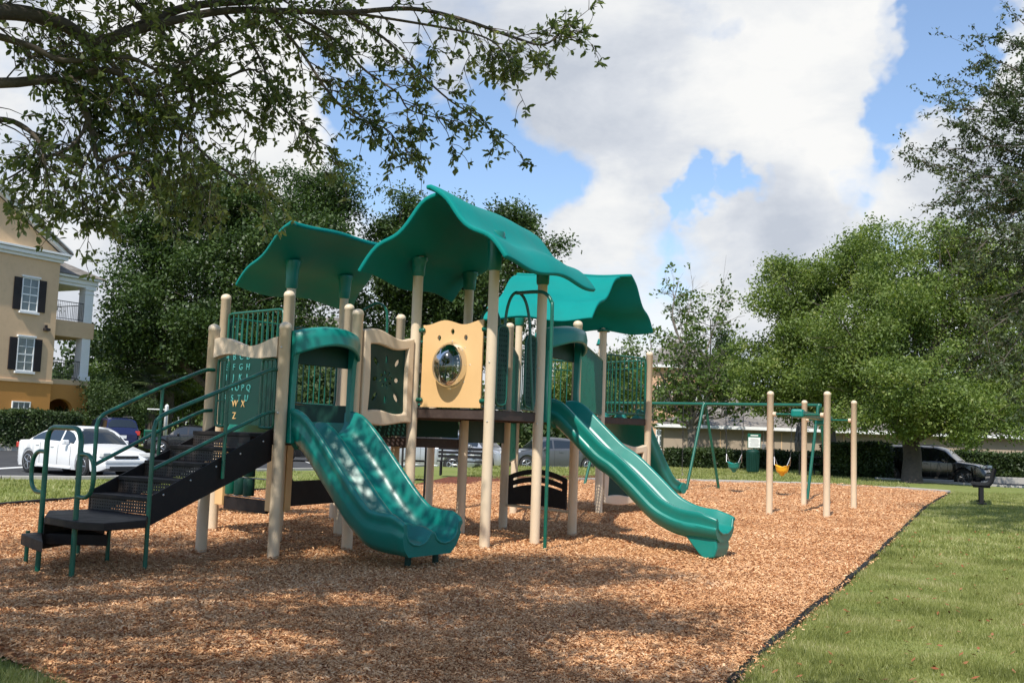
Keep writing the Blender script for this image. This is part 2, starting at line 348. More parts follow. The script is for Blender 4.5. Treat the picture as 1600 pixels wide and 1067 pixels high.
# ------------------------------------------------------------------ ground
PK=-.25
def sheet(name,poly,z,mat,thick=0.):
    if thick>0:
        b=MB(); b.prism(poly,z-thick,z); o=b.build(name,mat)
    else:
        o=MB().add([(p[0],p[1],z) for p in poly],[tuple(range(len(poly)))]).build(name,mat)
    return tag(o,kind='structure')
sheet('ground',[(-400,-150),(400,-150),(400,600),(-400,600)],PK-.06,M['grassg'])
sheet('car_park',[(-150,19.),(-6.5,19.),(-6.,45),(2,50),(2,70),(-150,70)],PK-.03,M['asphalt'])
road_poly=[(15,42.5),(90,36),(90,60),(15,50)]
# play area lawn (raised slab with its own edges), mulch bed on top
kerbA=[at(-260,772),at(0,742),at(115,744),at(238,741),at(330,731),at(560,728),at(760,728)]
lawn=[(-30,-12),(60,-12),(60,33.5),(19.2,38.5),(15.5,42.5),(15.,51.5),(4.5,54),(-1.,45)]+[(p.x,p.y) for p in (at(560,731),at(330,735),at(238,744),at(115,746),at(0,745))]+[(-30,19)]
LAWN=lawn
mb=MB()
def kerb(pts,name='kerb',w_=.15,z0=PK-.05,z1=.03):
    b=MB()
    for p,q in zip(pts[:-1],pts[1:]):
        p,q=Vector((p[0],p[1],0)),Vector((q[0],q[1],0)); d=(q-p); L=d.length; a=math.atan2(d.y,d.x); c=(p+q)/2
        b.box((c.x,c.y,(z0+z1)/2),(L,w_,z1-z0),a)
    return tag(b.build(name,M['concrete'],bev=.015),kind='structure')
kerb([(-30,19.15)]+[(p.x,p.y+.08) for p in (at(0,745),at(115,746),at(238,744),at(330,735),at(560,731))]+[(-1,45.1)],'kerb_near_car_park')
far=[at(-200,686,PK),at(0,694,PK),at(115,695,PK)]
kerb([(-45,45),(-24.5,46.8),(-19.6,48)],'kerb_by_building',.2)
kerb([(-17.5,53.8),(-11,54.6),(2,56.5)],'kerb_behind_cars',.2)
sheet('verge_by_building',[(-60,45.2),(-24.5,46.9),(-19.6,48.1),(-19.6,50.2),(-17.5,53.9),(-11,54.7),(2,56.6),(2,75),(-60,75)],-.02,M['grassg'],.2)
sheet('road',road_poly,PK-.025,M['asphalt'])
kerb([(15.6,42.6),(19.3,38.6),(60,33.6)],'kerb_by_road')
kerb([(17.,50.2),(90,46.5)],'kerb_far_side_of_road',.2)
sheet('verge_by_garage',[(15.5,50.3),(90,46.6),(90,60),(15.5,60)],-.02,M['grassg'],.2)
for i in range(9):
    x=-30+i*2.9
    sheet('parking_line',[(x,47.3),(x+.11,47.3),(x+1.7,42.4),(x+1.59,42.4)],PK-.024,M['line'])
sheet('parking_line',[at(-40,735,PK-.024)[:2],at(-40,733,PK-.024)[:2],at(60,727,PK-.024)[:2],at(60,729,PK-.024)[:2]],PK-.024,M['line'])
for i in range(5):
    x=21+i*3.2
    sheet('parking_line',[(x,39.3),(x+.12,39.2),(x+1.2,43.5),(x+1.08,43.6)],PK-.02,M['line'])
# mulch bed
mp_=[at(0,1012),at(-500,1010),at(-500,800)]+[at(*p) for p in ((0,788),(165,774),(300,768),(470,762),(647,758),(760,753),(900,749),(1048,749),(1170,752),(1300,757),(1400,762),(1483,768),(1445,790),(1350,880),(1250,962),(1180,1020),(1130,1067))]
mp_+= [Vector((1.0,4.6,0)),Vector((.2,3.2,0)),Vector((-1.2,4.4,0)),at(135,1067)]
MULCH=[(p.x,p.y) for p in mp_]
def inside(poly,x,y):
    x=np.asarray(x); y=np.asarray(y); r=np.zeros(x.shape,bool); n=len(poly)
    for i in range(n):
        x1,y1=poly[i]; x2,y2=poly[(i+1)%n]
        c=((y1>y)!=(y2>y)); 
        with np.errstate(divide='ignore',invalid='ignore'): xi=(x2-x1)*(y-y1)/(y2-y1+1e-12)+x1
        r^=c&(x<xi)
    return r
def hz(x,y):
    r=.03*np.sin(x*.9+1.3)*np.sin(y*.7)+.018*np.sin(x*2.3+y*1.7)+.012*np.sin(x*5.1-y*3.3)
    for gx_,gy_,a_,w_ in ((-.45,9.7,.05,.55),(3.1,11.6,.05,.5),(6.6,21.5,.06,.9),(6.3,27.4,.05,.6),(7.3,26.6,.05,.6)): r=r-a_*np.exp(-((x-gx_)**2+(y-gy_)**2)/w_**2)
    return r
LZ=-.05
from mathutils.geometry import tessellate_polygon
def lawn_mesh():
    loops=[LAWN,MULCH]; flat=[p for l in loops for p in l]; n=len(flat); tri=tessellate_polygon([[Vector((p[0],p[1],0)) for p in l] for l in loops])
    vs=[(p[0],p[1],LZ) for p in flat]+[(p[0],p[1],PK-.05) for p in flat]; fs=[]
    for t in tri:
        a,b_,c=[Vector(vs[i]) for i in t]; fs.append(tuple(t) if (b_-a).cross(c-a).z>0 else tuple(t[::-1]))
    k=len(LAWN); fs+=[(i,(i+1)%k,(i+1)%k+n,i+n) for i in range(k)]
    return tag(MB().add(vs,fs).build('lawn',M['grassg']),kind='structure')
lawn_mesh()
# gently uneven mulch surface as a grid clipped to the bed
def mulch_mesh():
    import bmesh
    bm=bmesh.new(); vs=[bm.verts.new((p[0],p[1],0)) for p in MULCH]; bm.faces.new(vs)
    ys=list(np.arange(3.5,14,.28))+list(np.arange(14,36,.8)); xs=list(np.arange(-14,16,.5))
    for y in ys: bmesh.ops.bisect_plane(bm,geom=bm.verts[:]+bm.edges[:]+bm.faces[:],plane_co=(0,y,0),plane_no=(0,1,0))
    for x in xs: bmesh.ops.bisect_plane(bm,geom=bm.verts[:]+bm.edges[:]+bm.faces[:],plane_co=(x,0,0),plane_no=(1,0,0))
    for v in bm.verts:
        e=1. if not v.is_boundary else 0.
        v.co.z=LZ+.012+e*(.030+float(hz(v.co.x,v.co.y)))
    for f in bm.faces: f.smooth=True
    bmesh.ops.recalc_face_normals(bm,faces=bm.faces[:])
    me=bpy.data.meshes.new('mulch_bed'); bm.to_mesh(me); bm.free()
    if me.polygons[0].normal.z<0: me.flip_normals()
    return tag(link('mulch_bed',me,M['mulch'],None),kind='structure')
mulch_mesh()
# edging strips
def edging(name,pix,mat,w_,h,label):
    pts=[at(*p) for p in pix]; b=MB()
    for p,q in zip(pts[:-1],pts[1:]):
        n=max(1,int((q-p).length/1.25))
        for k in range(n):
            a=p.lerp(q,k/n); c=p.lerp(q,(k+1)/n-.015/(q-p).length); d=c-a; m=(a+c)/2
            b.box((m.x+random.uniform(-.012,.012),m.y,LZ+h/2-.03+random.uniform(-.012,.008)),(d.length,w_,h+.06),math.atan2(d.y,d.x)+random.uniform(-.008,.008))
    return tag(b.build(name,mat,bev=.01),label,'edging')
edging('border_edging',((1130,1067),(1180,1020),(1250,962),(1350,880),(1445,790),(1483,768)),M['blackpl'],.055,.04,'low black border edging between wood chips and the right lawn')
edging('border_edging',((1483,768),(1400,762),(1300,757),(1170,752),(1048,749),(900,749)),M['concrete'],.14,.09,'pale grey border edging along far side of wood chips below swings')
edging('border_edging',((-500,800),(0,788),(165,774),(300,768),(470,762),(647,758)),M['blackpl'],.10,.08,'dark border edging behind the black stairs beside the left lawn')
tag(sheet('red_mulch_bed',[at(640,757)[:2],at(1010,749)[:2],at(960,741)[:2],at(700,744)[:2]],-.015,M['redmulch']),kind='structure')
# chips
def chips(n,y0,y1,ln,wd,name,label):
    u=RS.rand(n*2); y=y0+(y1-y0)*u; x=(RS.rand(n*2)-.5)*2*(y*.56+.6)
    k=inside(MULCH,x+RS.normal(size=len(x))*.05,y+RS.normal(size=len(x))*.03); x,y=x[k][:n],y[k][:n]; m=len(x); edge=inside(MULCH,x,y)
    z=.003*edge+(LZ+.02)*~edge+hz(x,y)*edge+RS.rand(m)*.018
    th=RS.rand(m)*2*PI; tl=(RS.rand(m)-.5)*1.1; rl=(RS.rand(m)-.5)*1.2
    L=ln*(.35+1.1*RS.rand(m)**1.5); W=wd*(.5+RS.rand(m))
    a=np.stack([np.cos(th)*np.cos(tl),np.sin(th)*np.cos(tl),np.sin(tl)],1)
    b0=np.stack([-np.sin(th),np.cos(th),0*th],1); nn=np.cross(a,b0)
    b=b0*np.cos(rl)[:,None]+nn*np.sin(rl)[:,None]
    c=np.stack([x,y,z],1); A=a*L[:,None]/2; B=b*W[:,None]/2
    co=np.stack([c-A-B*.6,c+A-B,c+A*.9+B*.7,c-A+B],1).reshape(-1,3)
    f=np.arange(m*4).reshape(-1,4)
    return tag(raw(name,co,f,M['chip']),label,'wood chips',kind='stuff')
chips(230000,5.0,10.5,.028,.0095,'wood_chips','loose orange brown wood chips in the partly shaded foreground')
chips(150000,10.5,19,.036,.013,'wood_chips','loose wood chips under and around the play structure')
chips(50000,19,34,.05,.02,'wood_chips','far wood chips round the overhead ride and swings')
# grass blades
def blades(n,y0,y1,x0f,x1f,h,wd,name,poly=None,z0=0.,dens=None,label='short green lawn grass beside the wood chips'):
    y=y0+(y1-y0)*RS.rand(n)**1.2; x=x0f(y)+(x1f(y)-x0f(y))*RS.rand(n)
    k=~inside(MULCH,x+RS.normal(size=n)*.04,y+RS.normal(size=n)*.03)
    if poly is not None: k&=inside(poly,x,y)
    x,y=x[k],y[k]; m=len(x); cl=np.array([noise.noise((a*1.3,b*1.3,0)) for a,b in zip(x,y)])
    kk=(RS.rand(m)<.85+cl*.7); x,y,cl=x[kk],y[kk],cl[kk]; m=len(x)
    th=RS.rand(m)*2*PI; H=h*(.35+.9*RS.rand(m)+.9*(RS.rand(m)>.97))*(1+cl*.8); ln=(RS.rand(m))*.9*H; dr=RS.rand(m)*2*PI
    bx=np.stack([np.cos(th),np.sin(th),0*th],1)*wd/2*(.6+.8*RS.rand(m))[:,None]
    c=np.stack([x,y,np.full(m,z0+LZ)],1); tip=c+np.stack([np.cos(dr)*ln,np.sin(dr)*ln,H],1)
    co=np.stack([c-bx,c+bx,tip],1).reshape(-1,3)
    return tag(raw(name,co,np.arange(m*3).reshape(-1,3),M['blade']),label,'grass',kind='stuff')
blades(460000,5.2,13,lambda y:y*.16,lambda y:y*.68+1.8,.035,.006,'lawn_grass',label='short sunlit lawn grass in the right foreground')
blades(200000,13,33,lambda y:y*.25,lambda y:y*.62+3.5,.045,.016,'lawn_grass',label='lawn grass round the bench at right')
blades(26000,4.9,7,lambda y:-y*.56-.3,lambda y:-y*.30,.045,.006,'lawn_grass',label='shaded grass in the bottom left corner')
blades(70000,15,31,lambda y:-y*.56-.5,lambda y:-y*.08,.05,.02,'lawn_grass',poly=lawn,label='strip of lawn between stairs and the white car')
blades(80000,30,53,lambda y:-y*.04,lambda y:y*.40,.06,.035,'lawn_grass',poly=lawn,label='lawn grass between the swings and the clipped hedge')
# fallen leaves
m=1100; y=5.3+RS.rand(m)*12; x=(RS.rand(m)-.42)*y*1.1; z=np.where(inside(MULCH,x,y),.02+hz(x,y),LZ+.03); th=RS.rand(m)*6.28
a=np.stack([np.cos(th),np.sin(th),RS.rand(m)-.5],1)*.028; b=np.stack([-np.sin(th),np.cos(th),RS.rand(m)-.5],1)*.012; c=np.stack([x,y,z],1)
tag(raw('fallen_leaves',np.stack([c-a,c-b,c+a,c+b],1).reshape(-1,3),np.arange(m*4).reshape(-1,4),M['litter']),'small dry brown leaves lying on the grass and wood chips','fallen leaves',kind='stuff')
# ------------------------------------------------------------------ foliage
def unit(n): 
    v=RS.normal(size=(n,3)); return v/np.linalg.norm(v,axis=1)[:,None]
def leafco(c,L,W,up=.3,ax=None):
    n=len(c); a=unit(n)
    if ax is not None: a=a*.8+ax
    a[:,2]+=-.1; a/=np.linalg.norm(a,axis=1)[:,None]
    nn=unit(n); nn[:,2]=np.abs(nn[:,2])+up; b=np.cross(a,nn); b/=np.linalg.norm(b,axis=1)[:,None]+1e-9
    nrm=np.cross(b,a)
    L=L*(.6+.8*RS.rand(n))[:,None]; W=W*(.6+.8*RS.rand(n))[:,None]
    base=c; mid=c+a*L*.45
    co=np.stack([base,mid+b*W/2+nrm*W*.12,c+a*L,mid-b*W/2+nrm*W*.12],1).reshape(-1,3)
    return co,np.arange(n*4).reshape(-1,4)
def leafco6(c,L,W,ax):
    n=len(c); a=unit(n)*.8+ax; a[:,2]-=.1; a/=np.linalg.norm(a,axis=1)[:,None]; nn=unit(n); nn[:,2]=np.abs(nn[:,2])+.3; b=np.cross(a,nn); b/=np.linalg.norm(b,axis=1)[:,None]+1e-9; q=np.cross(b,a)
    L=L*(.5+.9*RS.rand(n))[:,None]; W=W*(.6+.8*RS.rand(n))[:,None]; cu=(RS.rand(n)[:,None]-.3)*.25
    pt=lambda t,s:c+a*L*t+b*W*.5*s+q*(W*.12*abs(s)-L*cu*t*t)
    return np.stack([pt(0,0),pt(.3,.75),pt(.68,1.),pt(1.,.12),pt(.68,-1.),pt(.3,-.75)],1).reshape(-1,3),np.arange(n*6).reshape(-1,6)
def clusterpts(c,per,spread):
    n=len(c); p=np.repeat(c,per,axis=0); q=RS.normal(size=p.shape)*spread; q[:,2]*=.7
    return p+q
def lobepts(lobes,n,shell=.55,subs=13):
    if subs:
        L2=[]
        for l in lobes:
            L2.append((l[0],l[1],l[2],l[3]*.62,l[4]*.62,l[5]*.62))
            for u in unit(subs):
                k=.62+.38*RS.rand(); s=.18+.24*RS.rand()
                L2.append((l[0]+u[0]*l[3]*k*1.05,l[1]+u[1]*l[4]*k,l[2]+u[2]*l[5]*k*1.05,l[3]*s,l[4]*s,l[5]*s*.85))
        lobes=L2
    vol=np.array([l[3]*l[4]*l[5] for l in lobes])**.75; cnt=np.maximum(1,(n*vol/vol.sum()).astype(int)); P=[]
    for l,k in zip(lobes,cnt):
        u=unit(k); rr=(shell+(1-shell)*RS.rand(k)**.6)
        ph=RS.rand(3)*6; bump=1+.16*np.sin(u[:,0]*5+ph[0])*np.sin(u[:,1]*5+ph[1])+.12*np.sin(u[:,2]*7+ph[2]+u[:,0]*4)+.10*RS.normal(size=k)
        P.append(np.array(l[:3])+u*(rr*bump)[:,None]*np.array(l[3:6]))
    return np.concatenate(P)
def limb(b,p,q,r0,r1,n=6,wob=.08,sag=0.):
    p,q=Vector(p),Vector(q); L=(q-p).length; pts=[]
    m1=p.lerp(q,.35)+Vector([random.uniform(-1,1)*wob*L for _ in range(3)])+Vector((0,0,sag*L)); m2=p.lerp(q,.7)+Vector([random.uniform(-1,1)*wob*L for _ in range(3)])+Vector((0,0,sag*L*.7))
    pts=spline([p,m1,m2,q],4); k=len(pts)-1
    b.tube(pts,[r0+(r1-r0)*(i/k)**.8 for i in range(k+1)],n); return pts
def tree(name,label,base,fork,r,lobes,ncl,per,L,W,spread,leaf,bark,group=None,twigs=60,shell=.55,limbs=None,flare=1.5,cat='tree',trunk=True):
    base=Vector(base); t=thing(name,label,cat,base,group); b=MB()
    f=Vector(fork)
    if trunk:
        pts=spline([base+Vector((0,0,-.3)),base.lerp(f,.15)+Vector((0,0,0)),base.lerp(f,.6)+Vector((random.uniform(-.1,.1),0,0)),f],4); k=len(pts)-1
        b.tube(pts,[r*(flare if i==0 else 1.+(flare-1)*max(0,1-i/(k*.35))**2)*(1-.25*i/k) for i in range(k+1)],12)
        tips=[]
        for l in lobes:
            lc=Vector(l[:3]); e=f.lerp(lc,.85); ps=limb(b,f-Vector((0,0,r*.6)),e,r*.5,r*.10,7,.07,.06); tips.append((lc,l,ps))
        for _ in range(twigs):
            lc,l,ps=random.choice(tips); s=ps[random.randrange(len(ps)//3,len(ps))]
            u=Vector(unit(1)[0]); e=lc+Vector((u.x*l[3],u.y*l[4],u.z*l[5]))*random.uniform(.7,1.02)
            limb(b,s,e,r*.09,r*.022,4,.1)
        b.build('trunk',bark,t)
    c=lobepts(lobes,ncl,shell); c=c[c[:,2]>.5]
    p=clusterpts(c,per,spread); co,fa=leafco(p,L,W); o=raw('crown',co,fa,leaf,t)
    return t
def P3(px,py,y): 
    v=atd(px,py,y); return (v.x,v.y,v.z)
def lb(px,py,y,rx,rz,ry=None):
    v=atd(px,py,y); s=y/F_; return (v.x,v.y,v.z,rx*s,(ry or rx)*s,rz*s)
Y=62.
tree('live_oak','large dark green live oak rising behind the left roof and navy car',(at(470,700,0).x*0+P3(330,690,Y)[0],Y,0),P3(345,610,Y),.55,
  [lb(300,420,Y,125,95,110),lb(215,480,Y-2,75,70),lb(430,350,Y,105,85),lb(520,300,Y+2,60,50),lb(400,470,Y-2,130,95),lb(330,330,Y,80,60),lb(500,420,Y,90,90),lb(240,400,Y,60,50),lb(190,540,Y,45,35),lb(320,540,Y,120,50)],
  4600,30,.24,.13,.46,M['leafO'],M['bark'],twigs=90)
Y=66.
tree('live_oak','dark green oak crown rising behind and just right of the middle roof',(P3(660,690,Y)[0],Y,0),P3(665,600,Y),.5,
  [lb(640,400,Y,75,75),lb(720,420,Y,95,75),lb(800,390,Y,55,60),lb(640,340,Y,45,35),lb(740,500,Y,110,80),lb(810,350,Y,25,28),lb(620,500,Y,70,70),lb(850,450,Y,45,40),lb(690,340,Y+3,45,28),lb(870,385,Y,18,14)],
  3400,30,.24,.13,.44,M['leafO'],M['bark'],twigs=70)
Y=41.4
tb=at(1425,752)
tree('broad_maple','big spreading green maple with a thick trunk beside the black car',(tb.x,tb.y,0),P3(1420,680,Y),.42,
  [lb(1420,450,Y,125,95),lb(1330,520,Y,110,80),lb(1500,500,Y,110,100),lb(1440,600,Y-2,120,70),lb(1550,600,Y,100,75),lb(1340,600,Y,80,70),lb(1470,390,Y+1,70,45),lb(1530,640,Y-3,90,45),lb(1590,480,Y,60,110),lb(1380,650,Y-2,70,38),lb(1470,660,Y-3,60,30),lb(1590,650,Y-2,60,45),lb(1550,420,Y,80,60),lb(1500,370,Y,50,35)],
  3300,38,.135,.085,.24,M['leafR'],M['bark'],twigs=110,shell=.45)
Y=46.
tree('maple_tree','mid green maple with a slender trunk behind the overhead ride posts',(P3(1305,735,Y)[0],Y,0),P3(1300,670,Y),.2,
  [lb(1255,480,Y,75,80),lb(1230,560,Y,70,60),lb(1300,440,Y,65,50),lb(1270,610,Y-1,90,45),lb(1340,560,Y,70,80),lb(1220,420,Y,28,22),lb(1215,620,Y,60,25),lb(1350,400,Y,50,50)],
  2300,34,.14,.088,.25,M['leafR'],M['bark2'],twigs=70,shell=.45)
# small sparse tree
def sparse_tree():
    base=at(1083,728); y=base.y; t=thing('young_tree','small sparse tree with pale grey trunk and bare twig tips between hedge and swing frame','tree',base); b=MB()
    f=Vector(P3(1080,665,y)); b.tube(spline([base-Vector((0,0,.2)),base.lerp(f,.5),f],4),[.36,.30,.27,.25,.24,.23,.22,.21,.21],10)
    C=[]; tips=[]
    mains=[(1015,560),(1045,480),(1060,440),(1080,470),(1110,500),(1140,560),(1160,600),(1030,630),(1000,660),(1120,600),(1090,530),(1010,610),(1150,640),(1130,460),(1065,560)]
    for (px,py) in mains:
        e=Vector(P3(px,py,y+random.uniform(-2.5,2.5))); s=f-Vector((0,0,random.uniform(0,.3)))
        ps=limb(b,s,e,.10,.02,5,.06,.03)
        for k in range(16):
            q=ps[random.randrange(3,len(ps))]; d=Vector(unit(1)[0]); d.z=abs(d.z)*.8+.15; e2=q+d*random.uniform(.7,1.9)
            p2=limb(b,q,e2,.022,.007,3,.08)
            for j in range(5):
                q2=p2[random.randrange(3,len(p2))]; d2=(d+Vector(unit(1)[0])*.9); e3=q2+d2*random.uniform(.25,.7)
                b.tube([q2,e3],[.008,.004],3); C.append(e3); C.append(q2)
    b.build('trunk',M['bark2'],t)
    C=np.array([c[:] for c in C if random.random()<(.42 if c.z<P3(0,520,y)[2] else .28)])
    co,fa=leafco(clusterpts(C,9,.16),.2,.14); raw('crown',co,fa,M['leafS'],t)
sparse_tree()
# feathery elm reaching in from the right edge
def elm():
    base=Vector((15.5,20.,0)); t=thing('elm_tree','fine leaved elm whose feathery twigs reach in at the right edge','tree',base); b=MB()
    f=Vector((15.2,20,4.2)); b.tube(spline([base-Vector((0,0,.2)),base.lerp(f,.5),f],4),[.34,.28,.26,.25,.24,.23,.22,.21,.2],10)
    C=[];D=[]
    ends=[(1545,90,18),(1490,170,18),(1475,235,18.5),(1450,255,18),(1480,300,17),(1500,340,17),(1535,140,19),(1560,60,19),(1520,400,17),(1545,470,17),(1590,30,20),(1580,200,18),(1570,280,17),(1590,380,16),(1530,260,19),(1560,540,17),(1510,200,18),(1600,120,18),(1600,450,18),(1530,330,20),(1575,420,19),(1600,560,18),(1640,300,17),(1700,200,18),(1650,100,20),(1680,420,18),(1760,350,19),(1550,380,18),(1590,330,19),(1490,285,18),(1620,150,18),(1610,230,17),(1600,300,18),(1620,380,17),(1610,480,16),(1560,330,18),(1585,250,19),(1555,190,18),(1595,410,18),(1575,500,17),(1600,80,19),(1520,310,18),(1540,420,18),(1570,150,18),(1540,520,16),(1570,560,16),(1590,600,16),(1560,480,17),(1610,630,16)]
    for px,py,y in ends:
        e=Vector(P3(px,py,y)); s=f+Vector((random.uniform(-.3,.3),random.uniform(-.3,.3),random.uniform(0,2.6)))
        ps=limb(b,s,e,.055,.007,5,.05,.10)
        for k in range(34):
            i=random.randrange(4,len(ps)); q=ps[i]; d=(ps[-1]-ps[3]).normalized()*.8+Vector(unit(1)[0])*.8; d.z-=.1; e2=q+d*random.uniform(.25,.8)
            b.tube([q,q.lerp(e2,.5)+Vector((0,0,.04)),e2],[.007,.004,.002],3)
            for j in range(8):
                C.append(q.lerp(e2,random.uniform(.15,1.05))[:]); D.append(d[:])
    b.build('trunk',M['bark'],t)
    co,fa=leafco(clusterpts(np.array(C),5,.045),.075,.036); raw('crown',co,fa,M['leafE'],t)
elm()
# near live oak overhead (leaves a few metres from the camera)
def near_oak():
    base=Vector((-8.2,2.6,0)); t=thing('live_oak','overhanging live oak whose branches fill the top left corner','tree',base); b=MB()
    f=Vector((-7.9,2.7,2.6)); b.tube(spline([base-Vector((0,0,.2)),base.lerp(f,.5),f],4),[.55,.42,.38,.36,.35,.34,.33,.32,.3],12)
    C=[];D=[]
    def leafed(ps,k,sp):
        for _ in range(k):
            i=random.randrange(1,len(ps)-1); q=ps[i].lerp(ps[i+1],random.random()); C.append(q[:]); d=(ps[i+1]-ps[i]).normalized(); D.append(d[:])
    def rosette(q,d,k=7):
        for _ in range(k): C.append((q+Vector(unit(1)[0])*.012)[:]); D.append((d*.5)[:])
    def twig(q,d,L,lev,dens=1.):
        e=q+d*L; m=q.lerp(e,.5)+Vector(unit(1)[0])*L*.10+Vector((0,0,.04*L)); e.z-=.12*L
        ps=spline([q,m,e],3); r=.0028+.004*L*(1 if lev else 1.6); k=len(ps)-1
        b.tube(ps,[r+(.0016-r)*(i/k) for i in range(k+1)],4 if lev<2 else 3)
        if lev==0:
            for _ in range(int((4+L*7.5)*dens)):
                i=random.randrange(1,len(ps)); dd=(d+Vector(unit(1)[0])*.85); dd.z-=.15; twig(ps[i],dd.normalized(),L*random.uniform(.28,.6),1,dens)
        elif lev==1:
            for _ in range(int((2+L*9)*dens)):
                i=random.randrange(1,len(ps)); dd=(d+Vector(unit(1)[0])*.8).normalized(); twig(ps[i],dd,random.uniform(.05,.16),2)
            rosette(ps[-1],d,7); leafed(ps,int(3+L*10),0)
        else: rosette(ps[-1],d,6); 
        if lev==0: rosette(ps[-1],d,8)
    def limbp(picks,r0,r1,nt,Lt,down=.35,dens=1.,t0=.15):
        ps=spline([Vector(P3(*p)) if len(p)==3 and not isinstance(p,Vector) else p for p in picks],5); k=len(ps)-1
        b.tube(ps,[r0+(r1-r0)*(i/k)**.7 for i in range(k+1)],8)
        for j in range(nt):
            s=t0+(1-t0)*(j+random.random())/nt; i=min(k-1,int(s*k)); q=ps[i].lerp(ps[i+1],s*k-i); d=(ps[i+1]-ps[i]).normalized()
            side=Vector(unit(1)[0]); side=(side-d*side.dot(d)).normalized(); dd=(d*.75+side*.8+Vector((0,0,-down))).normalized()
            twig(q,dd,Lt*random.uniform(.5,1.1)*(1-.45*s),0,dens)
        twig(ps[-1],(ps[-1]-ps[-2]).normalized(),.28,1)
        return ps
    S0=(-420,60,5.2)
    # main limbs, with the picture points they pass through and the distance they stand at
    limbp([f,Vector(P3(-250,20,5.2)),(0,18,6.0),(90,35,6.3),(150,65,6.5),(220,40,6.7),(300,10,6.9),(420,0,7),(520,-20,7.2)],.075,.02,22,.9)
    limbp([Vector(P3(150,65,6.5)),(330,20,6.8),(450,18,7),(540,20,7.1),(640,14,7.2),(720,30,7.2),(800,58,7.2),(850,70,7.2),(884,44,7.2)],.035,.006,26,.55,.25,.62)
    limbp([Vector(P3(540,22,7.1)),(600,60,7.1),(650,110,7.1),(700,155,7.1),(730,175,7.1),(772,208,7.1)],.013,.004,10,.30,.1,.45)
    limbp([Vector(P3(560,22,7.1)),(700,45,7.0),(760,60,7.),(790,85,7.),(800,105,7.)],.012,.004,9,.3,.3,.7,.4)
    limbp([Vector(P3(450,20,7)),(520,60,7.1),(570,110,7.1),(620,145,7.1),(640,172,7.1),(690,186,7.1)],.014,.004,13,.42,.1,.6)
    limbp([Vector(P3(420,20,7)),(470,80,7.1),(510,140,7.1),(550,180,7.1),(600,200,7.1),(617,216,7.1)],.016,.004,14,.42,.15,.7)
    limbp([Vector(P3(350,20,7)),(400,80,6.9),(430,150,6.9),(470,200,6.9),(500,235,6.9)],.014,.004,10,.4,.2,.6)
    limbp([Vector(P3(-200,120,5.6)),(0,130,6),(100,128,6.2),(140,190,6.3),(155,250,6.3),(210,240,6.3),(240,290,6.3)],.045,.006,22,.58,.4,.58)
    limbp([Vector(P3(100,128,6.2)),(170,110,6.3),(230,150,6.4),(270,190,6.5),(330,250,6.5),(390,290,6.5)],.03,.005,18,.55,.4,.62)
    limbp([Vector(P3(140,190,6.3)),(110,230,6.2),(60,250,6.2),(20,275,6.1),(-30,300,6.1)],.014,.004,12,.38,.3,.5)
    limbp([Vector(P3(155,210,6.3)),(130,260,6.3),(125,285,6.3),(128,305,6.3),(130,330,6.3)],.012,.004,10,.32,.5,.5)
    limbp([Vector(P3(-260,-80,5.4)),(-60,-60,6),(120,-60,6.4),(260,60,6.7),(300,150,6.8),(280,230,6.8),(300,290,6.8)],.04,.006,24,.6,.4,.62)
    limbp([Vector(P3(150,65,6.5)),(200,130,6.6),(240,150,6.6),(330,130,6.8),(400,110,6.8),(440,170,6.8)],.025,.005,20,.6,.35,.62)
    limbp([Vector(P3(-200,120,5.6)),(-60,180,5.8),(20,190,6),(60,220,6),(70,255,6),(75,290,6)],.03,.005,14,.5,.5,.55)
    limbp([Vector(P3(-100,30,5.8)),(40,70,6.0),(100,95,6.1),(200,90,6.2),(260,110,6.3),(350,60,6.5)],.03,.006,18,.55,.2,.6)
    # the part of the crown over and behind the camera (it shades the foreground)
    shade=[(-4.2,3.2,5.2),(-2.2,3.4,5.4),(-1.0,3.6,5.2),(-4.8,5.2,5.6),(-3.2,5.6,6.2),(-1.2,5.6,5.8),(-5.6,6.8,5.6),(-3.6,7.2,6.6),(-4.8,1.2,5.4),(-2.2,1.2,5.8),(-.6,1.0,5.6),(-3.2,-.8,5.2),(-1.2,-1.2,5.5),(-6.2,3.9,6.),(-2.6,4.5,6.8)]
    C2=[]
    for s in shade:
        e=Vector(s); ps=limb(b,f+Vector((0,0,.3)),e,.07,.02,6,.05,.06)
        for k in range(34):
            q=ps[random.randrange(5,len(ps))]; d=Vector(unit(1)[0]); d.z*=.45; e2=e+Vector((d.x*1.5,d.y*1.5,d.z*1.2))*random.uniform(.3,1.)
            if atd(800,0,max(e2.y,.3)).z-.25-.02*abs(e2.x)>e2.z and e2.y>.5: continue
            b.tube([q,q.lerp(e2,.5)+Vector((0,0,.06)),e2],[.012,.008,.004],4)
            for j in range(17): C2.append((e2+Vector(unit(1)[0])*.2)[:])
    b.build('trunk',M['bark'],t)
    C_=np.array(C); D_=np.array(D); co,fa=leafco6(C_,.050,.021,D_)
    raw('crown',co,fa,M['leafN'],t)
    co,fa=leafco(clusterpts(np.array(C2),7,.16),.10,.05); raw('upper_crown',co,fa,M['leafN'],t)
    print('near oak leaves',len(C),len(C2)*7)
near_oak()
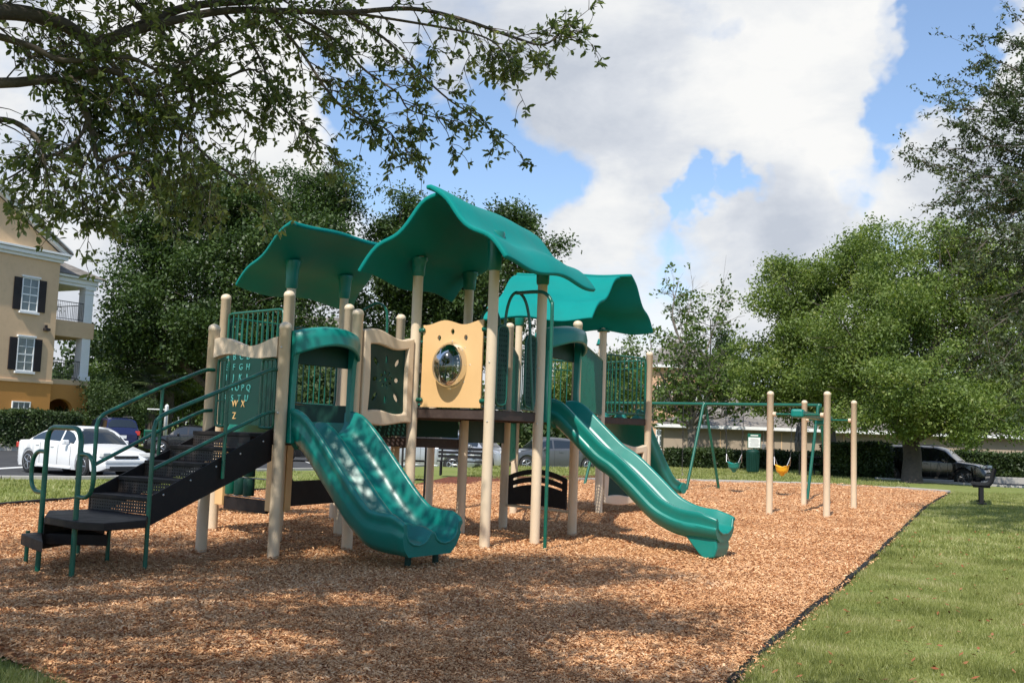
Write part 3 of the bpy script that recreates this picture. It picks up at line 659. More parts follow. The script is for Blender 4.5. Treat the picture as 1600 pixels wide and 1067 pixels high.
# woods and shrubs
def mass(name,label,lobes,ncl,per,L,W,sp,leaf,group=None,cat='shrub',kind=None,shell=.5,core=None):
    c=lobepts(lobes,ncl,shell); c=c[c[:,2]>-.1]; co,fa=leafco(clusterpts(c,per,sp),L,W)
    o=raw(name,co,fa,leaf); 
    if kind: return tag(o,label,cat,kind=kind)
    return tag(o,label,cat,group)
mass('woodland','dark far woodland behind the cars and play structure',
  [(x,86+3*math.sin(x),2.5,4.2,3,4.+1.5*math.sin(x*1.7)) for x in np.arange(-42,24,3.4)]+[(x,92,6,4.5,3,4.+1.5*math.sin(x*.9)) for x in np.arange(-38,-2,4)],
  9000,9,.5,.3,.5,M['leafW'],kind='stuff',cat='woodland')
mass('woodland','dark woodland belt behind the garage roof at right',
  [(x,84+3*math.sin(x),3.2,4.2,3,4.6+1.2*math.sin(x*1.7)) for x in np.arange(27,66,3.6)],4200,9,.5,.3,.5,M['leafW'],kind='stuff',cat='woodland')
def bush(label,px,py,y,rx,rz,leaf,n=500,L=.16,name='shrub',group=None):
    t=thing(name,label,'shrub',(P3(px,py,y)[0],y,-.05),group); l=lb(px,py,y,rx,rz)
    b=MB(); c=Vector((l[0],l[1],-.1))
    for k in range(9):
        a=k*.7; limb(b,c,c+Vector((math.cos(a)*l[3]*.6,math.sin(a)*l[4]*.6,(l[2]+l[5]*.4)*random.uniform(.7,1))),.06,.015,5,.06)
    b.build('stem',M['bark'],t)
    pc=lobepts([l,(l[0]-l[3]*.4,l[1],l[2]-l[5]*.4,l[3]*.7,l[4]*.7,l[5]*.7),(l[0]+l[3]*.4,l[1],l[2]-l[5]*.4,l[3]*.7,l[4]*.7,l[5]*.7)],n,.6)
    pc=pc[pc[:,2]>-.1]; co,fa=leafco(clusterpts(pc,16,.22),L,L*.5); raw('foliage',co,fa,leaf,t)
bush('rounded dark green shrub behind the navy car',170,632,57,62,40,M['leafW'],900)
bush('pale green loose shrub behind the rounded shrub and left of the palms',185,592,64,70,32,M['leafS'],700,.2)
bush('bright green shrub between the palms and the cream posts',290,610,66,50,38,M['leafR'],600,.2)
bush('low green shrub under the right roof beyond the balusters',905,600,62,75,50,M['leafR'],900,.2)
bush('green shrub behind the right guard rail posts',975,590,60,45,55,M['leafS'],700,.2)
bush('dark pointed shrub above the garage roof left of the maple',1135,560,74,30,45,M['leafO'],500,.25)
def palm(px,ptop,y,hpx,label):
    v=atd(px,ptop,y); t=thing('palm_tree',label,'palm tree',(v.x,y,-.05),'palms behind the parked cars')
    b=MB(); ps=[(v.x+.1*math.sin(z),y,z) for z in np.linspace(-.1,v.z,9)]; b.tube(ps,[.34,.30,.26,.25,.27,.3,.34,.36,.3],10)
    for k in range(90):
        z=random.uniform(v.z*.35,v.z); a=random.random()*6.28; q=Vector((v.x+.27*math.cos(a),y+.27*math.sin(a),z)); b.tube([q,q+Vector((math.cos(a)*.18,math.sin(a)*.18,.22))],[.045,.02],4)
    b.build('trunk',M['bark'],t)
    co=[];
    for k in range(34):
        a=random.random()*6.28; el=random.uniform(-.7,1.1); d=Vector((math.cos(a)*math.cos(el),math.sin(a)*math.cos(el),math.sin(el))); st=v+d*random.uniform(.7,1.1)
        s=d.cross(Vector((0,0,1))).normalized(); u=s.cross(d)
        for j in range(-9,10):
            th=j*.15; dd=(d*math.cos(th)+s*math.sin(th)); L=random.uniform(.75,1.0)*(1-.25*abs(th)); e=st+dd*L+Vector((0,0,-.25*L*L)); w_=(-d*math.sin(th)+s*math.cos(th))*.035
            m=st+dd*L*.5; co+=[st[:],(m+w_+u*.02)[:],e[:],(m-w_)[:]]
        w_=u*.015; co+=[(v-w_)[:],(v+w_)[:],(st+w_)[:],(st-w_)[:]]
    raw('fronds',co,np.arange(len(co)).reshape(-1,4),M['leafP'],t)
palm(236,598,61,60,'left fan palm with a booted trunk behind the utility cabinet')
palm(264,596,63,60,'right fan palm standing just behind the white post')
def hedge(label,p,q,wd,h,z0=-.05,n=None,mat='leafH',L=.07):
    p,q=Vector((p[0],p[1],0)),Vector((q[0],q[1],0)); d=q-p; Ln=d.length; a=math.atan2(d.y,d.x); c=(p+q)/2
    t=thing('clipped_hedge',label,'hedge',(c.x,c.y,z0))
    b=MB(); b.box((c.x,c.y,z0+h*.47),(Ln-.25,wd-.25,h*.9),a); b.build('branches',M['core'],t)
    n=n or int(Ln*wd*60+Ln*h*2*200); u=RS.rand(n); f=RS.rand(n); w_=wd/2; 
    face=RS.choice(4,n,p=[.34,.30,.18,.18]); X=(u-.5)*Ln; Yl=np.zeros(n); Z=np.zeros(n)
    k=face==0; Yl[k]=(f[k]-.5)*wd; Z[k]=h
    k=face==1; Yl[k]=-w_; Z[k]=f[k]*h
    k=face==2; Yl[k]=w_; Z[k]=f[k]*h
    k=face==3; X[k]=np.sign(u[k]-.5)*Ln/2; Yl[k]=(f[k]-.5)*wd; Z[k]=RS.rand(k.sum())*h
    X+=RS.normal(size=n)*.05; Yl+=RS.normal(size=n)*.05; Z+=RS.normal(size=n)*.045+.05*np.sin(X*1.9)*(Z>h*.9)
    ca,sa=math.cos(a),math.sin(a); P=np.stack([c.x+X*ca-Yl*sa,c.y+X*sa+Yl*ca,z0+np.maximum(Z,.02)],1)
    co,fa=leafco(clusterpts(P,4,.05),L*1.5,L*.8); raw('foliage',co,fa,M[mat],t)
hedge('clipped green hedge in front of the beige and orange building',(-33,45.6),(-20.8,48.2),1.5,1.55,n=12000,L=.09)
hedge('long clipped hedge below the garage wall behind the swings',at(1050,728),at(1300,734),1.2,.82,n=14000,L=.09)
hedge('tall shaded hedge block between maple trunks',(at(1300,742).x,45),(at(1384,746).x,43.5),1.3,1.35,n=8000,L=.09)
hedge('low hedge beyond the road at the right edge',(22.,52.2),(44,50.8),1.3,1.15,n=14000,L=.1)
# ------------------------------------------------------------------ play structure
from mathutils.geometry import tessellate_polygon
def fr(p,q,z=0.):
    p=Vector((p[0],p[1],0)); q=Vector((q[0],q[1],0)); x=(q-p).normalized(); y=Vector((-x.y,x.x,0))
    m=Matrix((x,y,Vector((0,0,1)))).transposed().to_4x4(); m.translation=(p.x,p.y,z); return m,(q-p).length
def plate(b,outer,holes,y0,y1):
    """upright plate in the local x-z plane with real holes, from y0 to y1"""
    loops=[outer]+holes; tri=tessellate_polygon([[Vector((p[0],p[1],0)) for p in l] for l in loops]); flat=[p for l in loops for p in l]; n=len(flat)
    vs=[(p[0],y0,p[1]) for p in flat]+[(p[0],y1,p[1]) for p in flat]; fs=[]
    for t in tri:
        fs.append(tuple(t)); fs.append(tuple(i+n for i in t[::-1]))
    o=0
    for l in loops:
        k=len(l)
        for i in range(k):
            j=(i+1)%k; fs.append((o+i,o+j,o+j+n,o+i+n))
        o+=k
    b.add(vs,fs)
def ell(cx,cz,rx,rz,n=14,rot=0.):
    return [(cx+rx*math.cos(a)*math.cos(rot)-rz*math.sin(a)*math.sin(rot),cz+rx*math.cos(a)*math.sin(rot)+rz*math.sin(a)*math.cos(rot)) for a in [2*PI*i/n for i in range(n)]]
def rrect(x0,z0,x1,z1,r=.03,n=4):
    out=[]
    for cx,cz,a0 in ((x1-r,z0+r,-PI/2),(x1-r,z1-r,0),(x0+r,z1-r,PI/2),(x0+r,z0+r,PI)):
        out+=[(cx+r*math.cos(a0+PI/2*i/n),cz+r*math.sin(a0+PI/2*i/n)) for i in range(n+1)]
    return out
def ring_prism(b,outer,inner,y0,y1):
    n=len(outer); vs=[(p[0],y,p[1]) for y in (y0,y1) for l in (outer,inner) for p in l]; fs=[]
    for i in range(n):
        j=(i+1)%n
        fs+=[(i,j,n+j,n+i),(2*n+j,2*n+i,3*n+i,3*n+j),(j,i,2*n+i,2*n+j),(n+i,n+j,3*n+j,3*n+i)]
    b.add(vs,fs)
PS=thing('play_structure','green and beige play structure with wavy roofs, slides and black stairs on wood chips','play structure',(-.4,12.6,0))
T_={'A':(-3.36,11.22,2.48),'B':(-3.75,12.95,3.05),'C':(-2.44,10.70,2.48),'D':(-2.72,12.03,3.0),'E':(-3.09,13.77,3.28),'E2':(-2.53,14.82,3.3),'F':(-1.80,11.55,2.75),
 'G':(-2.17,13.15,3.0),'H':(-1.59,14.13,3.0),'I':(-1.20,12.37,3.30),'J':(-.24,11.85,3.32),'K':(-.61,13.59,3.32),'L':(.37,12.72,3.30),'M':(-.04,14.75,3.0),'N':(.92,13.98,2.98),
 'O':(1.65,17.98,3.28),'P':(2.62,18.9,3.0),'Q':(.12,17.73,3.3),'R':(1.80,19.9,3.3),'S':(.52,19.1,3.3),'X':(-1.30,16.9,3.0)}
ROOFP={'E','E2','I','J','K','L','O','Q','R','S'}
rp=.0635
def post(x,y,h,cap,parent,r=rp,name='post'):
    b=MB()
    if cap:
        prof=[(r,-.15),(r,h-r*1.25),(r*1.06,h-r*1.2),(r*1.06,h-r*.85)]+[(r*1.06*math.cos(a),h-r*.85+r*.85*math.sin(a)) for a in np.linspace(.15,1.45,7)]+[(.003,h)]
    else: prof=[(r,-.15),(r,h+.3)]
    b.lathe((x,y,0),prof,20); return b.build(name,M['post'],parent)
for k,(x,y,h) in T_.items(): post(x,y,h,k not in ROOFP,PS)
# --- roofs
def roof(c00,c10,c11,c01,zr,half=False,ph=0.,posts=(),over=.10):
    c00,c10,c11,c01=[Vector(c) for c in (c00,c10,c11,c01)]
    def zf(s,t):
        u=abs(2*s-1); rise=zr-(c00.z*(1-t)+c01.z*t if s<.5 else c10.z*(1-t)+c11.z*t)
        p=1-u**1.22; p+=.095*math.sin(u*PI*2.9+.35)*min(1,u*3)*(1-.35*u)
        rip=.035*math.sin(t*PI*3.0+ph+s*2)*(.35+.65*u)
        return zr-rise*(1-p)+rip
    def pt(s,t):
        p=(c00*(1-s)+c10*s)*(1-t)+(c01*(1-s)+c11*s)*t; p=p.copy(); p.z=zf(s,t); return p
    vs=[];fs=[];nt_=22
    for side in ((0,) if half else (0,1)):
        ns=18; o=len(vs)
        for i in range(nt_+1):
            for j in range(ns+1):
                t=i/nt_; s=(j/ns)*.5+(.5 if side else 0)
                if side: t=t*(1+over)-over; s=.5+(s-.5)*1.0-.015
                q=pt(s,t); q.z+=.045*max(0,1-abs(2*s-1)*6) if side else 0; vs.append(q)
        for i in range(nt_):
            for j in range(ns):
                a=o+i*(ns+1)+j; fs.append((a,a+1,a+ns+2,a+ns+1))
    b=MB(); b.add(vs,fs,True)
    if b.v and (Vector(vs[fs[0][1]])-Vector(vs[fs[0][0]])).cross(Vector(vs[fs[0][2]])-Vector(vs[fs[0][0]])).z<0: b.f=[f[::-1] for f in b.f]
    o=b.build('roof',M['teal_roof'],PS)
    m=o.modifiers.new('s','SOLIDIFY'); m.thickness=.055; m.offset=-1; m.use_even_offset=False
    m=o.modifiers.new('b','BEVEL'); m.width=.02; m.segments=3; m.limit_method='ANGLE'; m.angle_limit=R(50)
    # sleeves over the posts
    inv=[]
    for k in posts:
        x,y,h=T_[k]; best=None
        for i in range(41):
            for j in range(41):
                q=pt(i/40*(.5 if half else 1),j/40); d=(q.x-x)**2+(q.y-y)**2
                if best is None or d<best[0]: best=(d,q.z)
        zt=best[1]-.03; b=MB(); b.lathe((x,y,0),[(.07,h-.02),(.082,h),(.086,h+(zt-h)*.35),(.095,h+(zt-h)*.7),(.115,zt-.05),(.11,zt-.02)],20); b.build('sleeve',M['teal'],PS)
ze=3.22
FL,BL,BR=at(557,425,ze),at(703,468,ze),at(936,456,ze+.0); FRc=Vector((.05,10.95,ze))
roof(FL,FRc,BR,BL,4.12,ph=.6,posts=('I','J','K','L'))
r3a,r3b,r3c=at(925,499,ze),at(1006,523,ze),at(752,495,ze); r3d=r3c+(r3b-r3a)
roof(r3a,r3b,r3d,r3c,4.10,ph=1.9,posts=('O','Q','R','S'))
a0,a1=at(367,445,3.38),at(548,480,3.38); h0,h1=at(455,343,3.98),at(606,382,3.98)
roof(a0,h0*2-a0+Vector((0,0,-5.0)),h1*2-a1+Vector((0,0,-5.0)),a1,3.98,half=True,ph=2.4,posts=('E','E2'))
# --- decks
def deck(keys,z,mat='perf'):
    poly=[T_[k][:2] for k in keys]; b=MB(); b.add([(p[0],p[1],z) for p in poly],[tuple(range(len(poly)))])
    d=b.build('deck',M[mat],PS); b=MB()
    n=len(poly)
    for i in range(n):
        p,q=Vector(poly[i]),Vector(poly[(i+1)%n]); e=q-p; c=(p+q)/2; nn=Vector((-e.y,e.x)).normalized()
        cen=sum((Vector(v) for v in poly),Vector((0,0)))/n
        if nn.dot(cen-c)<0: nn=-nn
        c2=c+nn*.035
        b.box((c2.x,c2.y,z-.062),(e.length-.02,.045,.118),math.atan2(e.y,e.x))
    for f in (.33,.66):
        p=Vector(poly[0]).lerp(Vector(poly[1]),f); q=Vector(poly[-1]).lerp(Vector(poly[-2]),f); e=q-p; c=(p+q)/2
        b.box((c.x,c.y,z-.05),(e.length-.1,.03,.08),math.atan2(e.y,e.x))
    b.build('deck_edge',M['deck'],d,bev=.008)
deck('ACFD',1.28); deck(['B','D','G','E'],1.60); deck(['D','F','I','G'],1.6); deck(['E','G','H','E2'],1.6)
deck(['G','I','K','H'],1.62); deck(['G','K','X','H'],1.26); deck(['I','J','L','K'],1.64); deck(['K','L','N','M'],1.64); deck(['Q','O','P','R','S'],1.72); deck(['M','N','O','Q'],1.68)
def board(p,q,z0,z1,mat,name='riser_board',y=0.,t=.02):
    Mx_,W=fr(p,q); b=MB(Mx_); b.box((W/2,y,(z0+z1)/2),(W-.16,t,z1-z0)); return b.build(name,mat,PS,bev=.004)
board(T_['D'],T_['F'],1.42,1.62,M['dgreen']); board(T_['D'],T_['F'],1.29,1.42,M['teal'],y=-.01)
board(T_['G'],T_['K'],1.28,1.58,M['dgreen']); board(T_['H'],T_['X'],1.10,1.5,M['dgreen']); board(T_['K'],T_['M'],1.22,1.56,M['dgreen'])
# --- clamps and bolts
def clamp(parent,k,ang,z,col='gmetal'):
    x,y,_=T_[k]; b=MB()
    d=Vector((math.cos(ang),math.sin(ang),0)); b.tube([Vector((x,y,z))+d*.06,Vector((x,y,z))+d*.13],.028,10)
    b.lathe(Vector((x,y,z))+d*.12+Vector((0,-.02,0)),[(.0,0),(.026,.0),(.03,.012),(.02,.03),(.0,.034)],12,ax=(d.y,-d.x,0)); b.build('clamp',M[col],parent)
# --- bubble panel I-J
Mx_,W=fr(T_['I'],T_['J'])
b=MB(Mx_); top=[(W-.12-(W-.24)*i/20,2.70+.028*math.cos((i/20)*PI*3.1+.1)-.01) for i in range(21)]
outer=[(.12,1.655),(W-.12,1.655)]+top; cx,cz=W/2+.0,2.17
plate(b,outer,[ell(cx,cz,.205,.27,28),ell(cx-.19,2.50,.026,.036),ell(cx+.0,2.575,.026,.036),ell(cx+.19,2.50,.026,.036)],-.012,.012)
bp=b.build('bubble_panel',M['tan'],PS,bev=.003)
b=MB(Mx_); rings=[]
for i in range(11):
    a=i/10*PI/2; rr=math.cos(a); rings.append([(cx+.222*rr*math.cos(t),-.014-.26*math.sin(a)-(.0 if i<10 else .0),cz+.285*rr*math.sin(t)-.03*math.sin(a)) for t in [2*PI*k/32 for k in range(32)]])
b.rings([r[::-1] for r in rings],caps=False); b.build('bubble_window',M['bubble'],bp)
for i in range(8):
    t=2*PI*i/8; b=MB(Mx_); b.lathe((cx+.262*math.cos(t),-.012,cz+.292*math.sin(t)),[(.0,.006),(.006,.005),(.008,0)],8,ax=(0,-1,0)); b.build('bolt',M['bolt'],bp)
uj=math.atan2(T_['J'][1]-T_['I'][1],T_['J'][0]-T_['I'][0])
for k,a in (('I',uj),('J',uj+PI)):
    for z in (2.60,1.74): clamp(bp,k,a,z)
# --- moulded frame panels with dark insert and real cut-outs
def wavy(x0,x1,z,amp,ph,n=16,rev=False):
    p=[(x0+(x1-x0)*i/n,z+amp*math.sin(ph+i/n*PI*1.9)) for i in range(n+1)]; return p[::-1] if rev else p
def frame_panel(p,q,z0,z1,holes,ins='dgreen',fw=.105,x0=.075,x1=None):
    Mx_,W=fr(p,q); x1=x1 or W-.075; n=16; amp=.045
    outer=wavy(x0,x1,z0,amp*.5,2.4,n)+[(x1,z0+(z1-z0)*i/8) for i in range(1,8)]+wavy(x0,x1,z1,amp,.25,n,True)+[(x0,z1-(z1-z0)*i/8) for i in range(1,8)]
    a0,a1=x0+fw,x1-fw; b0,b1=z0+fw*1.35,z1-fw*1.5
    inner=wavy(a0,a1,b0,amp*.5,.2,n)+[(a1-.012*math.sin(i/8*PI),b0+(b1-b0)*i/8) for i in range(1,8)]+wavy(a0,a1,b1,amp*.5,.5,n,True)+[(a0+.02*math.sin(i/8*PI),b1-(b1-b0)*i/8) for i in range(1,8)]
    b=MB(Mx_); ring_prism(b,outer,inner,-.06,.06); o=b.build('frame_panel',M['frame'],PS,bev=.022)
    b=MB(Mx_); plate(b,[(a0-.03,b0-.05),(a1+.03,b0-.05),(a1+.03,b1+.06),(a0-.03,b1+.06)],holes(a0,a1,b0,b1),-.009,.009); b.build('insert',M[ins],o)
    return o
def flower(a0,a1,b0,b1):
    cx,cz=(a0+a1)/2,(b0+b1)/2+.0; H=[ell(cx,cz,.024,.024,10)]
    for i in range(8):
        a=2*PI*i/8+.2; H.append(ell(cx+.085*math.cos(a),cz+.085*math.sin(a),.028,.016,8,a))
    for sx in (-1,1):
        for sz,l in ((1,.045),(0,.03),(-1,.05)):
            a=math.atan2(sz*.2,sx*.17); H.append(ell(cx+sx*.185,cz+sz*.21,l+.012,.030,8,a))
    H.append(ell(cx,cz+.24,.02,.05,8)); H.append(ell(cx,cz-.24,.02,.05,8)); return H
frame_panel(T_['F'],T_['I'],1.43,2.50,flower)
def gadget(a0,a1,b0,b1): return [rrect(a0+.1,b1-.22,a1-.12,b1-.12,.03),ell((a0+a1)/2,(b0+b1)/2-.05,.10,.10,16)]
fp2=frame_panel(T_['O'],T_['P'],.16,1.24,gadget)
# --- arch header over stairs (beige)
Mx_,W=fr(T_['A'],T_['C']); b=MB(Mx_)
t_=[(.06+(W-.12)*i/20,2.27+.05*math.sin(i/20*PI*2.1+.9)) for i in range(21)]; bt=[(x,z-.17-.05*math.cos((x/W-.5)*PI*2)*-1) for x,z in t_][::-1]
plate(b,[(x,z) for x,z in bt[::-1]][:0]+t_[::-1]+bt[::-1],[],-.05,.05); b.build('arch_header',M['frame'],PS,bev=.02)
# --- tube barriers
def barrier(p,q,z0,z1,name='guard_rail',x0=.10,x1=None,n=7,mat='gmetal',r=.017,rb=.011,curve=.08,extra=None):
    Mx_,W=fr(p,q); x1=x1 if x1 is not None else W-.10; b=MB(Mx_)
    c=curve; L=[(x0+c,z0),(x1-c,z0),(x1,z0+c),(x1,z1-c),(x1-c,z1),(x0+c,z1),(x0,z1-c),(x0,z0+c)]
    pts=[]
    for i,(x,z) in enumerate(L):
        pts.append((x,0,z))
        if i%2==1:
            x2,z2=L[(i+1)%8]; mx_=(x2 if i in (1,5) else x); mz=(z if i in (1,5) else z2); pts.append(((x+x2)/2*.3+mx_*.7,0,(z+z2)/2*.3+mz*.7))
    b.tube(pts,r,8,closed=True)
    for i in range(1,n): 
        x=x0+(x1-x0)*i/n; b.tube([(x,0,z0),(x,0,z1)],rb,6,caps=False)
    if extra: b.tube([(x0,0,extra),(x1,0,extra)],rb,6)
    return b.build(name,M[mat],PS)
barrier(T_['B'],T_['D'],1.68,2.78,n=11); barrier(T_['B'],T_['E'],1.68,2.74,n=10); barrier(T_['E'],T_['E2'],1.68,2.74,n=8)
barrier(T_['A'],T_['C'],1.34,2.08,x0=.10,x1=.26,n=3,curve=.05,extra=1.62); barrier(T_['A'],T_['C'],1.34,2.08,x0=W-.30,x1=W-.10,n=3,curve=.05)
barrier(T_['O'],T_['P'],1.80,2.85,n=9); barrier(T_['P'],T_['R'],1.80,2.83,n=10,extra=2.68); barrier(T_['Q'],T_['S'],1.8,2.8,n=11)
barrier(T_['N'],T_['O'],1.74,2.72,n=30); barrier(T_['M'],T_['Q'],1.74,2.72,n=22); barrier(T_['K'],T_['M'],1.72,2.7,n=9); barrier(T_['H'],T_['K'],1.72,2.6,n=8)
barrier(T_['R'],T_['S'],1.8,2.8,n=9,extra=2.62)
barrier(T_['M'],T_['Q'],.92,1.62,n=18,name='lower_guard_rail')
def perfpanel(p,q,x0,x1,z0,z1):
    Mx_,W=fr(p,q); b=MB(Mx_); x0,x1=(x0 if x0>=0 else W+x0),(x1 if x1>0 else W+x1)
    hs=[ell(x,z,.009,.013,6) for x in np.arange(x0+.04,x1-.03,.045) for z in np.arange(z0+.06,z1-.05,.06)]
    plate(b,rrect(x0,z0,x1,z1,.03),hs,-.008,.008); o=b.build('side_panel',M['dgreen'],PS)
    b=MB(Mx_); b.tube([(x0,0,z0+.08),(x0+.02,0,z0+.02),(x0+.08,0,z0),(x1-.08,0,z0),(x1-.02,0,z0+.02),(x1,0,z0+.08),(x1,0,z1-.08),(x1-.02,0,z1-.02),(x1-.08,0,z1),(x0+.08,0,z1),(x0+.02,0,z1-.02),(x0,0,z1-.08)],.017,8,closed=True); b.build('panel_tube',M['gmetal'],o)
perfpanel(T_['J'],T_['L'],.11,.33,1.70,2.66); perfpanel(T_['J'],T_['L'],-.34,-.11,1.70,2.60)
# --- alphabet panel behind the stairs
Mx_,W=fr(T_['B'],T_['D']); b=MB(Mx_); plate(b,rrect(.10,1.36,W-.10,2.34,.04),[],-.085,-.065); ap=b.build('alphabet_panel',M['dgreen'],PS,bev=.004)
def text_mesh(txt,size,mat,name,parent,Mx_,ext=.004):
    cu=bpy.data.curves.new(name,'FONT'); cu.body=txt; cu.size=size; cu.extrude=ext; cu.align_x='CENTER'; cu.resolution_u=3
    to=bpy.data.objects.new(name,cu); COL.objects.link(to); dg=bpy.context.evaluated_depsgraph_get(); me=bpy.data.meshes.new_from_object(to.evaluated_get(dg)); bpy.data.objects.remove(to)
    Mt=Matrix.Rotation(PI/2,4,'X'); me.transform(Mx_@Mt); og=ORI.get(parent.name) if parent else None
    if og is not None: me.transform(Matrix.Translation(-og))
    me.materials.clear(); return link(name,me,mat,parent)
M['lett']=paint('letter_inlay',(.06,.30,.28),.4,.1,4); M['letty']=paint('yellow_letter_inlay',(.62,.40,.16),.4,.1,4)
for i,row in enumerate(('ABCD','EFGH','IJKL','MNOPQ','RSTU')):
    for j,ch in enumerate(row):
        x=.26+j*(.155 if len(row)==4 else .125); z=2.17-i*.13
        text_mesh(ch,.115,M['lett'],'letter',ap,Mx_@Matrix.Translation((x,-.088,z)))
for i,row in enumerate(('VWX','YZ')):
    for j,ch in enumerate(row): text_mesh(ch,.12,M['letty'],'letter',ap,Mx_@Matrix.Translation((.30+j*.18,-.088,1.62-i*.15-.14+.1)))
# --- ground-level panels below the left decks
Mx_,W=fr(T_['B'],T_['D']); b=MB(Mx_)
b.box((.17,0,.78),(.17,.10,.88)); o=b.build('counter_side',M['tan'],PS,bev=.01); b=MB(Mx_); b.box((W-.13,0,.78),(.14,.10,.88)); b.build('counter_side',M['tan'],PS,bev=.01)
for zz,hh,yy in ((.38,.16,0),(1.07,.2,.02)): b=MB(Mx_); b.box((W/2+.02,yy,zz),(W-.46,.04,hh)); b.build('counter_board',M['black'],PS,bev=.008)
for i in range(3):
    for j in range(2 if i<1 else 3):
        b=MB(Mx_); x=.36+i*.20; z=.49+j*.235; b.lathe((x,0,z),[(.002,0),(.066,0),(.07,.01),(.07,.2),(.066,.21),(.002,.21)],18); b.build('spinning_cylinder',M['dgreen' if i else 'gmetal'],PS)
b=MB(Mx_)
for z in (.475,.71,.945): b.tube([(.27,0,z),(W-.22,0,z)],.009,6)
b.build('cylinder_rod',M['steel'],PS)
Mx_,W=fr(T_['D'],T_['G']); b=MB(Mx_); plate(b,rrect(.10,.40,W-.10,1.45,.03),[rrect(.22,.70,W-.22,1.28,.05)],-.02,.02); b.build('window_panel',M['black'],PS,bev=.006)
b=MB(Mx_); b.box((.11,.0,.85),(.12,.12,1.0)); b.build('counter_side',M['tan'],PS,bev=.01)
# --- curved slotted panel M-N
Mx_,W=fr(T_['M'],T_['N']); b=MB(Mx_)
def arc(x0,x1,z,h,n=12): return [(x0+(x1-x0)*i/n,z+h*(1-(2*i/n-1)**2)) for i in range(n+1)]
def slot(x0,x1,z,t,h0,W=W):
    f=lambda x:z+h0*(1-(2*(x-.1)/(W-.2)-1)**2); n=8; xs=[x0+(x1-x0)*i/n for i in range(n+1)]
    return [(x,f(x)) for x in xs]+[(x,f(x)+t) for x in xs[::-1]]
plate(b,arc(.1,W-.1,.34,.02)+arc(.1,W-.1,.76,.11)[::-1],[slot(.17,W/2-.05,.66,.035,.10),slot(W/2+.05,W-.17,.66,.035,.10),slot(.17,W/2-.05,.56,.035,.09),slot(W/2+.05,W-.17,.56,.035,.09)],-.03,.0)
b.build('slotted_panel',M['black'],PS,bev=.005)
b=MB(Mx_); b.tube([(.03,0,.33),(W-.03,0,.31)],.02,8); b.build('panel_rail',M['post'],PS)
# --- slides
def sweep(b,path,width_fn,sect,dirv):
    """path: list of (s,z); sect: closed outline list of (u,v)"""
    rings=[]; n=len(path); side=Vector((-dirv[1],dirv[0],0)); D=Vector((dirv[0],dirv[1],0))
    for i,(p,sc) in enumerate(path):
        a=path[max(i-1,0)][0]; c=path[min(i+1,n-1)][0]; t=(c-a).normalized(); up=side.cross(t); up=-up if up.z<0 else up
        rings.append([p+side*(u*sc[0])+up*(v*(sc[1] if v>0 else sc[2])) for u,v in sect])
    b.rings(rings,caps=True)
def slide(start,end,zs,sect,hscale=1.,foot=True,name='slide'):
    s=Vector((start[0],start[1],0)); e=Vector((end[0],end[1],0)); D=(e-s); L=D.length; D/=L
    pts=spline([s+D*(f*L)+Vector((0,0,z)) for f,z in zs],5); n=len(pts)-1
    path=[]
    for i,p in enumerate(pts):
        f=i/n; path.append((p,(1.0+.02*math.sin(f*3)-(.0 if f<.94 else (f-.94)*.8),(1. if f<.88 else 1-(f-.88)*2.2)*hscale,1.+ (0 if f>.2 else (.2-f)*1.5))))
    b=MB(); sweep(b,path,None,sect,(D.x,D.y)); o=b.build(name,M['teal'],PS)
    m=o.modifiers.new('b','BEVEL'); m.width=.012; m.segments=2; m.limit_method='ANGLE'; m.angle_limit=R(60)
    sd=Vector((-D.y,D.x,0)); p,sc=path[-1]; k=len(sect)//2-4; lip=[q for q in sect if True]
    half=[q for q in sect[:sect.index(max(sect[:len(sect)//2+1],key=lambda q:q[0]))+1]]
    b=MB(); b.tube([p+sd*(u*sc[0])+Vector((0,0,v*(sc[1] if v>0 else sc[2])-.012))+D*.0 for u,v in half if u<=max(h_[0] for h_ in half)],.014,8); b.build('end_lip',M['teal'],o)
    return o,pts,D
def sect_single(w,h=.24,rim=.05,dep=.10):
    inn=[(-w,h),(-w+.012,h*.45),(-w+.05,.05),(-w+.13,.008),(-w*.3,-.004),(w*.3,-.004),(w-.13,.008),(w-.05,.05),(w-.012,h*.45),(w,h)]
    out=[(w+.02,h+.022),(w+rim,h+.018),(w+rim+.012,h-.015),(w+rim-.004,h-.05),(w+.035,h-.10),(w+.03,h-.125),(w+.055,h-.145),(w+.05,h-.18),(w-.01,-.06),(w-.10,-dep)]
    return inn+out+[(-u,v) for u,v in out[::-1]]
def sect_double(w,h=.25,rim=.05,dep=.13):
    inn=[(-w,h),(-w+.012,h*.5),(-w+.05,.06),(-w+.12,.01),(-w*.5,-.005),(-.13,.012),(-.07,.055),(-.035,.125),(0,.14),(.035,.125),(.07,.055),(.13,.012),(w*.5,-.005),(w-.12,.01),(w-.05,.06),(w-.012,h*.5),(w,h)]
    out=[(w+.02,h+.022),(w+rim,h+.018),(w+rim+.012,h-.015),(w+rim-.006,h-.05),(w+.03,h-.11),(w+.05,h-.15),(w+.04,h-.19),(w,-.05),(w-.08,-dep)]
    return inn+out+[(-u,v) for u,v in out[::-1]]
mid=lambda a,b: ((T_[a][0]+T_[b][0])/2,(T_[a][1]+T_[b][1])/2)
s1=mid('C','F'); d1=Vector((.80,-.60)); e1=(s1[0]+d1.x*1.74,s1[1]+d1.y*1.74)
so1,pts1,D1=slide(s1,e1,[(0,1.28),(.07,1.27),(.18,1.12),(.36,.82),(.54,.52),(.68,.34),(.80,.29),(.92,.28),(1,.265)],sect_double(.41))
for lp in (at(637,886),at(680,880)):
    b=MB(); b.tube([(lp.x,lp.y,-.1),(lp.x,lp.y,.2)],.034,12); b.build('slide_leg',M['dgreen'],so1)
